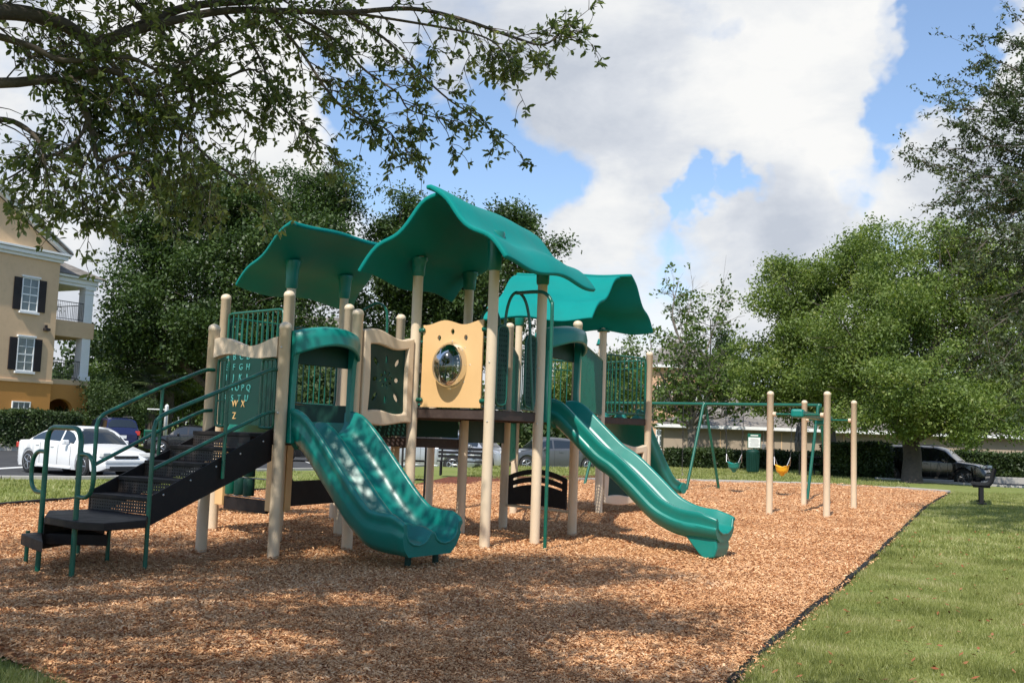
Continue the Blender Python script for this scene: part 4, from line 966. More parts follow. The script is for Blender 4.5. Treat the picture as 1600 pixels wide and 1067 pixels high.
s2=mid('L','N'); e2=(2.60,11.98)
so2,pts2,D2=slide(s2,e2,[(0,1.60),(.05,1.59),(.16,1.37),(.30,1.09),(.40,.95),(.52,.72),(.64,.48),(.74,.365),(.83,.315),(.92,.30),(1,.29)],sect_single(.235,.21,.045,.11))
q=Vector((e2[0],e2[1],0))-D2*.20; b=MB(); sd=Vector((-D2.y,D2.x,0))
poly=[(-.24,.24),(.17,.24),(.185,.12),(.15,.0),(.02,-.03),(-.06,.04)]
b.add([q+D2*x+sd*w_+Vector((0,0,z)) for w_ in (-.19,.19) for x,z in poly],[tuple(range(6)),tuple(range(6,12))[::-1]]+[(i,i+6,(i+1)%6+6,(i+1)%6) for i in range(6)]); b.build('slide_foot',M['teal'],so2,bev=.025)
s3=(2.10,19.25); slide(s3,(3.15,20.35),[(0,1.72),(.06,1.70),(.2,1.45),(.45,.95),(.7,.52),(.86,.38),(1,.36)],sect_double(.42,.16,.05,.08))
b=MB(); dd=Vector((1.05,1.1,0)).normalized(); c=Vector((3.15,20.35,.40)); sdd=Vector((-dd.y,dd.x,0)); b.tube([c-sdd*.5,c+sdd*.5],.11,16); b.build('slide_end_roll',M['teal'],PS,bev=.02)
slide((-3.42,14.3),(-4.85,16.1),[(0,1.6),(.07,1.57),(.25,1.2),(.5,.75),(.75,.4),(.9,.3),(1,.28)],sect_single(.235,.2,.045,.11))
# --- slide hoods
def hood(p,q,zd):
    Mx_,W=fr(p,q); sg=-1
    h=thing('slide_hood',None,None,(0,0,0)); h.parent=PS; ORI[h.name]=ORI[PS.name]
    for x0,x1 in ((.065,.13),(W-.13,W-.065)):
        prof=[(0,zd-.1),(.10,zd-.1),(.07,zd+.35),(.09,zd+.8),(.14,zd+1.0),(.0,zd+1.1)]
        vs=[(x,sg*y,z) for x in (x0,x1) for y,z in prof]; n=len(prof); o=MB(Mx_)
        o.add(vs,[tuple(range(n)),tuple(range(n,2*n))[::-1]]+[(i,i+n,(i+1)%n+n,(i+1)%n) for i in range(n)]); o.build('side_wall',M['teal'],h,bev=.012)
    b=MB(Mx_); n=24; rings=[]
    for i in range(n+1):
        f=i/n; x=.055+(W-.11)*f; c=1-(2*f-1)**2; out=.10+.20*c**.8; zt=zd+1.10+.075*c; zb=zd+.84+.13*c
        rings.append([(x,sg*.0,zt+.0),(x,sg*out*.7,zt+.012),(x,sg*out,zt-.02),(x,sg*(out+.018),zt-.10),(x,sg*(out+.012),zb+.04),(x,sg*(out+.02),zb+.012),(x,sg*(out-.02),zb),(x,sg*(out-.04),zb+.05),(x,sg*(out-.05),zt-.06),(x,0,zt-.04)])
    b.rings(rings); b.build('visor',M['teal'],h)
    b=MB(Mx_); b.box((W/2,.02,zd+.90),(W-.2,.03,.28)); b.build('header_board',M['dgreen'],h,bev=.01)
hood(T_['C'],T_['F'],1.28); hood(T_['L'],T_['N'],1.62)
# --- grab arches, pole, ladder
def arch(pts,r=.019,n=6,name='grab_arch',mat='gmetal',parent=None):
    b=MB(); b.tube(spline(pts,n),r,10); return b.build(name,M[mat],parent or PS)
y_=12.35
arch([atd(789,640,y_),atd(789,560,y_),atd(790,500,y_),atd(797,468,y_),atd(808,457,y_),atd(820,468,y_),atd(827,500,y_),atd(829,560,y_),atd(832,640,y_)])
arch([(.46,11.66,-.05),(.46,11.66,1.5),(.46,11.66,2.75),atd(861,470,11.72),atd(851,458,11.8),atd(836,456,11.95),atd(808,458,12.33)],.022,6,'fire_pole')
arch([atd(751,560,13.2),atd(752,505,13.2),atd(758,487,13.2),atd(769,483,13.2),atd(778,492,13.2),atd(781,515,13.2),atd(783,600,13.2)])
arch([atd(566,486,14.3),atd(580,478,14.3),atd(592,474,14.3),atd(602,482,14.3),atd(605,500,14.3),atd(603,560,14.3),atd(600,660,14.3),atd(596,770,14.3)])
arch([atd(948,700,19.5),atd(960,700,19.6),atd(974,702,19),atd(984,708,18.8),atd(987,725,18.7),atd(987,750,18.6)],.016)
arch([(2.72,18.0,0.02),(2.85,18.2,.28),(3.15,18.6,.30),(3.3,18.8,.02)],.016,6,'balance_hoop'); arch([(2.5,18.2,0.02),(2.65,18.4,.22),(2.95,18.8,.22),(3.1,19.0,.02)],.016,6,'balance_hoop')
b=MB()
for px in (630,666): q=atd(px,690,15.3); b.tube([(q.x,15.3,-.05),(q.x,15.3,1.6)],.016,8)
qa,qb=atd(630,690,15.3).x,atd(666,690,15.3).x
for z in (.35,.62,.9,1.17,1.44): b.tube([(qa,15.3,z),(qb,15.3,z)],.014,8)
b.build('rung_ladder',M['chain'],PS)
# extra kerf: small bolts down the posts
for k in 'CJL':
    x,y,h=T_[k]
    for z in (1.5,2.2): b=MB(); b.lathe((x-.02,y-.062,z),[(.0,.008),(.008,.006),(.011,0)],8,ax=(0,-1,0)); b.build('bolt',M['bolt'],PS)
# --- stairs
SO=Vector((-2.90,10.95,0)); dx=Vector((-.5,-.866,0)); wy=Vector((.866,-.5,0)); MS=Matrix((dx,wy,Vector((0,0,1)))).transposed().to_4x4(); MS.translation=SO
ST=MB(MS); hw=.42
for s in (-1,1):
    y0,y1=(s*hw,s*(hw+.02)); pr=[(0,1.34),(0,.99),(1.56,.40),(1.56,.68),(1.50,.70)]
    vs=[(x,y,z) for y in (y0,y1) for x,z in pr]; n=len(pr); ST.add(vs,[tuple(range(n)),tuple(range(n,2*n))[::-1]]+[(i,i+n,(i+1)%n+n,(i+1)%n) for i in range(n)])
st=ST.build('stairs',M['black'],PS,bev=.004)
for i in range(5):
    z=1.28-.156*i; x0=.0 if i==0 else .31*i; b=MB(MS); b.box((x0+.155+.008,0,z-.02),(.325,hw*2-.004,.04)); b.build('tread',M['black'],st,bev=.006)
    if i<5:
        b=MB(MS); x=x0+.31; zz=z-.04; b.box((x,0,zz-.058),(.008,hw*2-.01,.112)); b.build('riser',M['perfr'],st)
for yy in (-.25,0,.25): b=MB(MS); b.lathe((.317,yy,1.26),[(.0,.006),(.008,.005),(.010,0)],8,ax=(1,0,0)); b.build('bolt',M['bolt'],st)
for i in range(5): b=MB(MS); b.lathe((.14+.32*i,hw+.021,1.25-.40*(.14+.32*i)),[(.0,.006),(.008,.005),(.011,0)],8,ax=(0,1,0)); b.build('bolt',M['bolt'],st)
# transfer platform
def polyat(pix,z): return [at(px,py,z) for px,py in pix]
pt_=[at(70,806,.5),at(123,815,.5),at(163,817,.5),at(229,812,.5)]
SO2=SO+dx*1.5-wy*.42
P_=[(p.x,p.y) for p in pt_]+[((SO+dx*1.56+wy*.42).x,(SO+dx*1.56+wy*.42).y),((SO2).x,(SO2).y),at(76,797,.5)[:2]]
b=MB(); b.prism(P_[:4]+P_[4:],.43,.5); b.build('platform',M['black'],st,bev=.01)
f0,f1=at(66,842,.27),at(164,828,.27); bk=Vector((.5,.25,0))
low=[at(33,834,.34),at(66,844,.34)]; f0=at(66,858,.2); f1=at(163,840,.2)
b=MB(); b.prism([(f0.x,f0.y),(f1.x,f1.y),(f1.x-.25,f1.y+.42),(f0.x-.25,f0.y+.42)],.2,.43); b.build('step_box',M['black'],st,bev=.01)
p0,p1=at(33,833,.34),at(67,845,.34); b=MB(); b.prism([(p0.x,p0.y),(p1.x,p1.y),(f0.x-.02,f0.y+.02),(p1.x+.30,p1.y+.62),(p0.x+.28,p0.y+.62)],.24,.34); b.build('low_step',M['black'],st,bev=.01)
for px,py,z in ((40,879,.3),(121,869,.3),(167,877,.45)):
    q=at(px,py); b=MB(); b.tube([(q.x,q.y,-.1),(q.x,q.y,z)],.02,10); b.build('leg',M['gmetal'],st)
# handrails
def rail(pts,r=.021,name='handrail',n=5): b=MB(MS); b.tube(spline(pts,n),r,10); return b.build(name,M['gmetal'],st)
def railset(w,zb,xb,top):
    b=MB(MS)
    b.tube([(xb,w,zb),(xb,w,.7),(xb,w,1.30),(xb-.02,w,1.37),(xb-.07,w,1.415),(xb-.14,w,1.45),(.75,w,1.72),(.2,w,1.93),(.12,w,1.955),(.02,w,1.96)],.021,10)
    b.tube([(xb,w,.92),(.75,w,1.26),(.22,w,1.47),(.13,w,1.50),(.02,w,1.51)],.019,10)
    b.tube([(.72,w,.82),(.72,w,1.73)],.019,10)
    b.build('handrail',M['gmetal'],st)
railset(.475,-.1,1.61,0); railset(-.475,.6,1.50,0)
# hoop with side loops
def w3(p,z): return Vector((p[0],p[1],z))
hn,hf=Vector((-3.71,8.73,0)),Vector((-4.17,9.09,0)); u_=(hf-hn).normalized()
b=MB(); b.tube([w3(hn,-.1),w3(hn,.8),w3(hn,1.17),w3(hn+u_*.02,1.23),w3(hn+u_*.06,1.27),w3(hn+u_*.12,1.285),w3(hf-u_*.12,1.285),w3(hf-u_*.06,1.27),w3(hf-u_*.02,1.23),w3(hf,1.17),w3(hf,.8),w3(hf,-.1)],.0235,12); hp=b.build('entry_hoop',M['gmetal'],st)
for c,s in ((hn,-1),(hf,1)):
    b=MB(); d=u_*s*.24; z0,z1=.70,1.06
    b.tube(spline([w3(c,z1),w3(c+d*.55,z1),w3(c+d*.88,z1-.05),w3(c+d,z1-.13),w3(c+d,z0+.13),w3(c+d*.88,z0+.05),w3(c+d*.55,z0),w3(c,z0)],4),.0195,10); b.build('side_loop',M['gmetal'],hp)
# ------------------------------------------------------------------ overhead track ride
TR=thing('overhead_ride','four cream posts carrying a green overhead sliding beam at right of the slide','overhead ride',(6.4,20.9,0))
tp=[(5.07,19.45),(6.81,23.1),(5.97,18.80),(7.69,22.33)]
for x,y in tp: post(x,y,2.36,True,TR)
def mid2(a,b): return Vector(((a[0]+b[0])/2,(a[1]+b[1])/2,0))
zb=1.93; m0,m1=mid2(tp[0],tp[2]),mid2(tp[1],tp[3]); dd=(m1-m0).normalized()
for a,c in ((tp[0],tp[2]),(tp[1],tp[3])):
    b=MB(); b.tube([(a[0],a[1],zb-.02),(c[0],c[1],zb-.02)],.022,10); b.build('crossbar',M['gmetal'],TR)
    for p,q in ((a,c),(c,a)):
        e=(Vector((q[0],q[1],0))-Vector((p[0],p[1],0))).normalized(); b=MB(); v=Vector((p[0],p[1],zb-.02)); b.tube([v+e*.06,v+e*.12],.045,12); b.build('collar',M['post'],TR)
b=MB(); c=(m0+m1)/2; b.box((c.x,c.y,zb+.0),((m1-m0).length+.3,.14,.13),math.atan2(dd.y,dd.x)); bm_=b.build('track_beam',M['gmetal'],TR,bev=.03)
b=MB(); c=m0-dd*.02; b.box((c.x,c.y,zb),(.28,.24,.17),math.atan2(dd.y,dd.x)); b.build('end_cap',M['teal'],TR,bev=.05)
b=MB(); c=m0+dd*2.9; b.box((c.x,c.y,zb-.09),(.36,.2,.14),math.atan2(dd.y,dd.x)); b.build('trolley',M['teal'],TR,bev=.04)
# ------------------------------------------------------------------ swings
ap=[Vector((2.86,30.0,2.36)),Vector((5.45,28.0,2.36)),Vector((8.04,26.0,2.36))]
SW=thing('swing_set','green steel swing frame of three leg pairs behind the overhead ride','swing frame',(5.45,28.0,0))
b=MB(); b.tube([ap[0],ap[2]],.045,12); b.build('top_bar',M['gmetal'],SW)
pd=Vector((.61,.79,0))
for i,a in enumerate(ap):
    for s in (-1,1):
        e=a+pd*s*(1.02 if i<2 else .78); e.z=-.1; b=MB(); b.tube([a+pd*s*.05,e],.04,12); b.build('leg',M['gmetal'],SW)
    b=MB(); b.lathe(a-Vector((0,0,.02)),[(.0,-.10),(.07,-.10),(.075,.0),(.07,.06),(.0,.07)],12); b.build('bracket',M['gmetal'],SW)
def chain(b,p,q,r=.010):
    L=(q-p).length; n=max(2,int(L/.09)); t=(q-p).normalized(); u=t.orthogonal().normalized(); w_=t.cross(u)
    for k in range(n):
        c=p.lerp(q,(k+.5)/n); a,e=(u,w_) if k%2 else (w_,u); h=L/n*.62
        b.tube([c-t*h+a*.0,c-t*h*.5+a*.014,c+t*h*.5+a*.014,c+t*h,c+t*h*.5-a*.014,c-t*h*.5-a*.014],.006,4,closed=True)
def swing(t,label,col,zs=.62,kind='bucket'):
    c=ap[1].lerp(ap[2],t); d=(ap[2]-ap[1]).normalized(); t_=thing('bucket_swing',label,'swing',(c.x,c.y,2.3),'toddler bucket swings'); w_=.26
    for s in (-1,1):
        top=c+d*s*w_*1.05+Vector((0,0,-.04)); bot=c+d*s*w_*.86; bot.z=zs+.42
        b=MB(); chain(b,top,bot); b.build('chain',M['chain'],t_)
        b=MB(); 
        for q in (-1,1): b.tube([bot,Vector((bot.x,bot.y,zs+.20))+pd*q*.10-d*s*.05],.012,6)
        b.build('strap',M['steel'],t_)
    b=MB(); rings=[]; c0=Vector((c.x,c.y,zs))
    for z,r,sq in [(z_*.9,r_*.85,s_) for z_,r_,s_ in ((.0,.05,1),(-.0,.12,1),(.05,.18,1),(.12,.205,1),(.20,.215,1),(.22,.235,1),(.205,.20,1),(.13,.185,1),(.07,.15,1),(.04,.05,1))]:
        rings.append([c0+d*(r*math.cos(a)*1.0)+pd*(r*.8*math.sin(a))+Vector((0,0,z+(.03*math.cos(2*a) if z>.1 else 0))) for a in [2*PI*k/20 for k in range(20)]])
    b.rings(rings); b.build('seat',M[col],t_)
    b=MB(); b.lathe((c0.x,c0.y,zs-.08),[(.002,0),(.05,.02),(.07,.06),(.09,.1),(.06,.12)],14); b.build('seat_bottom',M[col],t_)
swing(.28,'teal toddler bucket swing hanging from the swing frame','teal',.58)
swing(.70,'yellow toddler bucket swing hanging behind the cream ride posts','ystrap',.56)
for t in (.5,.80):
    c=ap[0].lerp(ap[1],t); tt=thing('swing_chain',('left' if t<.6 else 'right')+' one of two bare hanging swing chains next to the cream post','chain',(c.x,c.y,2.3),'bare swing chains')
    b=MB(); chain(b,c+Vector((0,0,-.04)),Vector((c.x,c.y,.42))); b.build('links',M['chain'],tt); b=MB(); b.tube([(c.x,c.y,.42),(c.x+.03,c.y,.38),(c.x,c.y,.34),(c.x-.02,c.y,.37)],.012,6); b.build('hook',M['steel'],tt)
# ------------------------------------------------------------------ bench at right
BN=thing('park_bench','dark metal bench seen end-on on the shaded lawn at far right','bench',(12.0,25.4,0),rz=R(-24))
def seatplate(b,x0,x1,y0,y1,z,t): 
    n=int((y1-y0)/.05)
    b.box(((x0+x1)/2,(y0+y1)/2,z),(x1-x0,y1-y0,t))
# local: x = depth (front -x), y = length going away
b=MB(); prof=[(-.24,.46),(-.22,.485),(.12,.47),(.18,.50),(.225,.56),(.255,.66),(.30,.86),(.31,.88)]
for y0 in np.arange(0,1.82,.062):
    vs=[];
    for yy in (y0,y0+.042):
        for dz in (0,-.02): vs+=[(x,yy,z+dz) for x,z in prof]
    n=len(prof); fs=[]
    for i in range(n-1): fs+=[(i,i+1,2*n+i+1,2*n+i),(n+i+1,n+i,3*n+i,3*n+i+1),(i+1,i,n+i,n+i+1),(2*n+i,2*n+i+1,3*n+i+1,3*n+i)]
    b.add(vs,fs)
b.build('slatted_seat',M['blackpl'],BN)
for y0 in (-.02,1.84):
    b=MB(); b.tube([(x-.0,y0,z-.01) for x,z in prof],.026,8); b.build('end_frame',M['blackpl'],BN,)
for y0 in (.02,1.4):
    b=MB(); b.box((-.02,y0,.22),(.10,.08,.46)); b.box((-.02,y0,.44),(.40,.08,.07)); b.box((-.02,y0,.012),(.22,.2,.03)); b.build('pedestal',M['blackpl'],BN,bev=.008)
# ------------------------------------------------------------------ bin, sign, picnic table, umbrella, far bench
q=at(1176,738); BI=thing('litter_bin','dark green ribbed litter bin below the notice board by the hedge','litter bin',(q.x,q.y,0))
b=MB(); b.lathe((q.x,q.y,0),[(.0,.02),(.22,.02),(.25,.06),(.27,.8),(.29,.84),(.29,.88)],20)
for i in range(20):
    a=2*PI*i/20; b.tube([(q.x+.25*math.cos(a),q.y+.25*math.sin(a),.05),(q.x+.28*math.cos(a),q.y+.28*math.sin(a),.84)],.018,5)
b.build('bin_body',M['dgreen'],BI); b=MB(); b.lathe((q.x,q.y,0),[(.29,.88),(.30,.92),(.21,1.0),(.13,1.02),(.12,.99),(.0,.98)],20); b.build('lid',M['dgreen'],BI)
v0=P3(1178,688,45.6); SG=thing('notice_board','white and green notice board on a post above the litter bin','sign',(v0[0],45.6,0))
b=MB(); b.box((v0[0],45.6,.75),(.07,.05,1.6)); b.build('post',M['gmetal'],SG,bev=.005); b=MB(); b.box((v0[0],45.55,v0[2]-.02),(.60,.03,.66)); bd=b.build('board',M['gmetal'],SG,bev=.01)
b=MB(); b.box((v0[0],45.53,v0[2]-.09),(.54,.012,.46)); b.build('notice',M['white'],bd)
M['ink']=paint('faded_grey_ink',(.38,.38,.38),.6); b=MB()
for i in range(7): b.box((v0[0]+(.02 if i%2 else -.01),45.522,v0[2]+.06-i*.05),(.34+.06*(i%3),.004,.022))
b.build('printed_lines',M['ink'],bd)
b=MB(); b.box((v0[0],45.53,v0[2]+.23),(.34,.006,.05)); b.build('header_text',M['white'],bd)
tb_=at(1290,741); TB=thing('picnic_table','dark shaded picnic table in front of the tall hedge block','picnic table',(tb_.x,tb_.y,0))
b=MB(); b.box((tb_.x,tb_.y,.74),(2.0,.75,.05)); b.build('table_top',M['blackpl'],TB,bev=.01)
for s in (-1,1): b=MB(); b.box((tb_.x,tb_.y+s*.68,.44),(2.0,.28,.045)); b.build('bench_seat',M['blackpl'],TB,bev=.01)
for s in (-1,1):
    b=MB(); x=tb_.x+s*.7
    for k in (-1,1): b.tube([(x,tb_.y+k*.25,.72),(x,tb_.y+k*.7,0)],.03,8)
    b.tube([(x,tb_.y-.7,.42),(x,tb_.y+.7,.42)],.025,8); b.build('leg_frame',M['blackpl'],TB)
um=at(1249,741); UM=thing('closed_umbrella','closed black patio umbrella standing behind the cream ride posts','umbrella',(um.x,um.y,0)); ut=P3(1248,660,um.y)[2]
b=MB(); b.tube([(um.x,um.y,0),(um.x,um.y,ut+.1)],.03,8); b.build('pole',M['blackpl'],UM)
b=MB(); rings=[]
for f,r in ((0,.15),(.05,.17),(.3,.19),(.6,.16),(.85,.12),(.97,.07),(1,.01)):
    z=1.0+(ut-1.0)*f; rings.append([(um.x+r*(1+.22*math.cos(a*8))*math.cos(a),um.y+r*(1+.22*math.cos(a*8))*math.sin(a),z) for a in [2*PI*k/32 for k in range(32)]])
b.rings(rings); b.build('canopy',M['trim'],UM)
def pbench(px,py,label,w_=1.7):
    q=at(px,py); t=thing('park_bench',label,'bench',(q.x,q.y,0)); b=MB()
    for k in range(5): b.box((q.x,q.y+.05+k*.09,.44),(w_,.07,.03))
    b.build('seat',M['blackpl'],t); b=MB()
    for k in range(3): b.box((q.x,q.y+.5+k*.03,.58+k*.12),(w_,.025,.085))
    b.build('backrest',M['blackpl'],t)
    for s in (-1,1): b=MB(); x=q.x+s*(w_/2-.12); b.tube([(x,q.y+.03,0),(x,q.y+.03,.43)],.03,8); b.tube([(x,q.y+.42,0),(x,q.y+.45,.45),(x,q.y+.58,.9)],.03,8); b.build('leg',M['blackpl'],t)
pbench(725,744,'black slatted bench beyond the red mulch between the middle posts')
# white post with arm, utility cabinet
wp=atd(258,680,54.); WP=thing('sign_post','white post with a bare horizontal arm on the verge behind the railings','sign post',(wp.x,54,0)); zt=P3(260,634,54)[2]
b=MB(); b.box((wp.x,54,zt/2),(.17,.17,zt)); b.lathe((wp.x,54,zt),[(.10,0),(.10,.03),(.0,.10)],4); b.build('post',M['white'],WP,bev=.008)
b=MB(); b.box((wp.x-.55,54,zt-.20),(1.0,.05,.05)); b.build('arm',M['white'],WP,bev=.005)
uc=atd(236,690,55.); UC=thing('utility_cabinet','green utility cabinet on the verge right of the navy car','utility cabinet',(uc.x,55,0))
b=MB(); b.box((uc.x,55,.42),(.66,.6,.86)); b.build('cabinet',M['gmetal'],UC,bev=.03); b=MB(); b.box((uc.x,54.69,.42),(.5,.02,.66)); b.build('door',M['dgreen'],UC,bev=.01); b=MB(); b.box((uc.x,55,.02),(.8,.75,.08)); b.build('base_slab',M['concrete'],UC,bev=.01)
# ------------------------------------------------------------------ cars
def car(label,kind,mat,x,y,rz,L=4.6,Wd=1.75,Hh=1.40,z0=PK-.03,name='parked_car',rimm='rim',group='cars parked around the play area',front_glint=True):
    t=thing(name,label,'car',(x,y,z0),group,rz=rz)
    ORI[t.name]=None; w=Wd/2; r=.32 if kind=='sedan' else .36
    if kind=='sedan':
        xs=[-.5,-.49,-.46,-.33,-.27,-.2,.0,.16,.27,.42,.48,.497,.5]; belt=[.52,.66,.67,.685,.69,.69,.67,.645,.63,.53,.46,.38,.34]
        gx=[-.37,-.345,-.20,-.12,.02,.09,.155,.25]; gz=[0,.0,.72,.93,1.,.97,.78,.0]
    else:
        xs=[-.5,-.49,-.46,-.33,-.2,.0,.16,.27,.42,.48,.497,.5]; belt=[.50,.62,.63,.63,.62,.61,.60,.60,.55,.48,.40,.36]
        gx=[-.475,-.46,-.40,-.33,-.1,.08,.16,.27]; gz=[0,.10,.86,.96,1.,.96,.78,.0]
    xs=[a*L for a in xs]; belt=[a*Hh*(1.0 if kind=='sedan' else 1.02) for a in belt]; gx=[a*L for a in gx]
    wb=L*.29; WX=(-wb*1.0-.02*L,wb+.03*L); ar=r*1.17; base=.20 if kind=='sedan' else .26
    X=sorted(set([round(a,4) for a in list(np.linspace(-L/2,L/2,44))+[wx+ar*math.cos(a_) for wx in WX for a_ in np.linspace(0,PI,13)]+[wx+s*(ar+.005) for wx in WX for s in (-1,1)]]))
    def zb(x):
        z=base
        for wx in WX:
            d=abs(x-wx)
            if d<ar: z=max(z,r+math.sqrt(max(0,ar*ar-d*d)))
        e=abs(x)/(L/2); return z+.10*max(0,(e-.93)/.07)
    def wt(x): e=abs(x)/(L/2); return w*(1-.05*e**3-.22*max(0,(e-.86)/.14)**2)
    def bz(x): return interp(x,xs,belt)
    def gz_(x): return interp(x,gx,gz) if gx[0]<x<gx[-1] else 0
    def sec(x,off=0.):
        W_=wt(x); b0=zb(x); bb=bz(x); g=gz_(x); top=bb+(Hh-bb)*g; gw=W_*(.90-.16*g); gw2=gw-.10
        zl=min(max(base+.12,b0+.03),bb-.08); zm=max(bb*.62,b0+.05); zm=min(zm,bb-.05)
        return [(W_*.80,b0 if b0<=base+.11 else base+.02),(W_*.955,b0),(W_*.99,zl),(W_*1.0,zm),(W_*.985,bb-.05),(W_*.93,bb),(gw+(0 if g>.02 else -.02),max(bb+.004,top-.07*g)),(gw2,max(bb+.012,top-.005)),(gw2*.5,max(bb+.022,top+.02))]
    b=MB(); rings=[]
    for x in X:
        s=sec(x); ring=[(x,yy,zz) for yy,zz in s]+[(x,-yy,zz) for yy,zz in s[::-1]]; rings.append(ring)
    b.rings(rings,caps=True,smooth=True); bo=b.build('body',mat,t)
    for p in bo.data.polygons: p.use_smooth=True
    try: bo.data.set_sharp_from_angle(angle=R(28))
    except Exception: pass
    # glass
    def sidept(x,f,s,o=.006):
        q=sec(x); a,c=q[5],q[6]; return (x,s*((a[0]+(c[0]-a[0])*f)+o),a[1]+(c[1]-a[1])*f+.0)
    gi=[a for a in X if gz_(a)>.12]; x0,x1=gi[0],gi[-1]
    pill=[.05*L] if kind=='sedan' else [.04*L,-.22*L]
    for s in (-1,1):
        cuts=[x0+.10]+sorted([c for p in pill for c in (p-.04,p+.04)])+[x1-.10]
        for i in range(0,len(cuts),2):
            a,c=cuts[i],cuts[i+1]; px_=np.linspace(a,c,9); vs=[sidept(v,.10,s) for v in px_]+[sidept(v,.90,s) for v in px_]; fs=[(k,k+1,k+10,k+9) if s<0 else (k+1,k,k+9,k+10) for k in range(8)]
            b=MB(); b.add(vs,fs); g_=b.build('side_window',M['glass'],t)
    def screen(f0,f1,nm):
        vs=[];n=6
        for i in range(n+1):
            x=f0+(f1-f0)*i/n; q=sec(x); gw=q[6][0]-.05; zz=q[6][1]; zc=q[8][1]
            for k in range(9):
                yy=gw*(k/4-1); zz_=zc-(zc-zz)*abs(k/4-1)**3
                vs.append((x,yy,zz_))
        fs=[(i*9+k,i*9+k+1,(i+1)*9+k+1,(i+1)*9+k) for i in range(n) for k in range(8)]
        # push outwards along slope
        sgn=1 if f1>0 else -1
        vs=[(v[0]+sgn*.010,v[1],v[2]+.010) for v in vs]
        b=MB(); b.add(vs,fs,True); b.build(nm,M['glass'],t)
    screen(gx[-1]-.03,(gx[-2]*.6+gx[-3]*.4),'windscreen'); screen(gx[1]+.03 if kind=='sedan' else gx[1]+.03,gx[2]-.02 if kind=='sedan' else gx[2]-.02,'rear_window')
    # wheels
    for wx in WX:
        for s in (-1,1):
            c=Vector((wx,s*(w-.11),r)); b=MB(); b.lathe(c-Vector((0,s*.10,0)),[(r*.62,0),(r*.93,0),(r,.03),(r,.17),(r*.94,.20),(r*.64,.205)],28,ax=(0,s,0)); ty=b.build('wheel',M['rubber'],t)
            b=MB(); b.lathe(c-Vector((0,s*.10,0)),[(0,.10),(r*.60,.12),(r*.63,.19),(r*.68,.205),(r*.66,.18)],24,ax=(0,s,0)); b.build('rim',M['trim'],ty)
            b=MB()
            for k in range(5 if kind=='sedan' else 7):
                a=2*PI*k/(5 if kind=='sedan' else 7); d=Vector((math.cos(a),0,math.sin(a))); cc=c+Vector((0,s*.085,0)); b.tube([cc+d*.02,cc+d*r*.64],[.038,.026],6)
            b.lathe(c+Vector((0,s*.07,0)),[(0,.035),(.05,.03),(.06,0)],12,ax=(0,s,0)); b.lathe(c+Vector((0,s*.085,0)),[(r*.60,0),(r*.70,.0),(r*.70,.02),(r*.60,.02),(r*.60,0)],28,ax=(0,s,0)); b.build('spokes',M[rimm],ty)
            b=MB(); b.lathe(Vector((wx,s*(w-.50),r+.02)),[(0,0),(ar*.97,0),(ar*.97,.44)],20,ax=(0,s,0)); b.build('wheel_well',M['dark'],t)
    H2=bz(L*.42); wf=wt(L*.47)
    for s in (-1,1):
        b=MB(); b.box((L*.472,s*(wf-.17),H2-.085),(.16,.34,.13),s*-.42); b.build('headlight',M['lamp'],t,bev=.03)
        b=MB(); hr=bz(-L*.47); wr_=wt(-L*.47); b.box((-L*.485,s*(wr_-.10),hr-.14),(.10,.24,.16 if kind=='sedan' else .22),s*.35); b.build('tail_light',M['tail'],t,bev=.02)
        xm=gx[-2]-.0; b=MB(); b.box((xm-.02,s*(w+.06),bz(xm)+.05),(.12,.20,.13),0); b.build('wing_mirror',mat,t,bev=.04)
        b=MB()
        for xx in ([.01*L-.15,-.20*L] if kind=='sedan' else [.0,-.22*L]): b.box((xx,s*(wt(xx)*.99+.012),bz(xx)-.13),(.17,.025,.03))
        b.build('door_handle',mat if kind!='sedan' else mat,t,bev=.006)
        b=MB()
        for xx in (.19*L,.0+.045*L,-.165*L):
            zz0=base+.12; zz1=bz(xx)-.04; vs=[]
            for f in (0,.5,1.):
                z=zz0+(zz1-zz0)*f; q=wt(xx)*(1.001 if f<.9 else .987)+.003; vs+=[(xx-.006,s*q,z),(xx+.006,s*q,z)]
            b.add(vs,[(0,1,3,2),(2,3,5,4)])
        b.build('door_seams',M['trim'],t)
        b=MB(); b.box((0,s*(w*.985),base+.05),(wb*1.35,.03,.07)); b.build('sill',M['trim'] if kind!='sedan' else mat,t,bev=.01)
    b=MB(); b.box((L*.493,0,H2-.14),(.07,wf*.95,.07)); b.build('upper_grille',M['trim'],t,bev=.015); b=MB(); b.box((L*.495,0,base+.10),(.06,wf*1.35,.11)); b.build('lower_grille',M['trim'],t,bev=.02)
    b=MB(); b.box((L*.492,0,base+.27),(.10,wf*1.72,.13)); b.build('front_bumper',mat if kind=='sedan' else M['trim'],t,bev=.045); b=MB(); b.box((-L*.492,0,base+.27),(.10,wf*1.72,.16)); b.build('rear_bumper',mat,t,bev=.05)
    b=MB(); b.box((-L*.5-.01,0,base+.50),(.015,.31,.16)); b.build('number_plate',M['white'],t,bev=.004)
    if kind!='sedan':
        for s in (-1,1): b=MB(); b.tube([(-.34*L,s*w*.68,Hh-.02),(-.31*L,s*w*.68,Hh+.05),(.02*L,s*w*.68,Hh+.05),(.06*L,s*w*.68,Hh-.03)],.02,6); b.build('roof_rail',M['steel'],t)
    return t
car('white sedan parked nose right behind the stairs','sedan',M['cwhite'],-12.45,29.4,R(-37),4.65,1.73,1.40)
car('navy blue SUV parked tail towards us beyond the white sedan','suv',M['cblue'],P3(170,680,52)[0],52.2,R(127),4.6,1.84,1.72)
car('black saloon partly hidden by the stair railings and cream post','sedan',M['cblack'],P3(306,680,52.)[0],51.6,R(196),4.7,1.8,1.45)
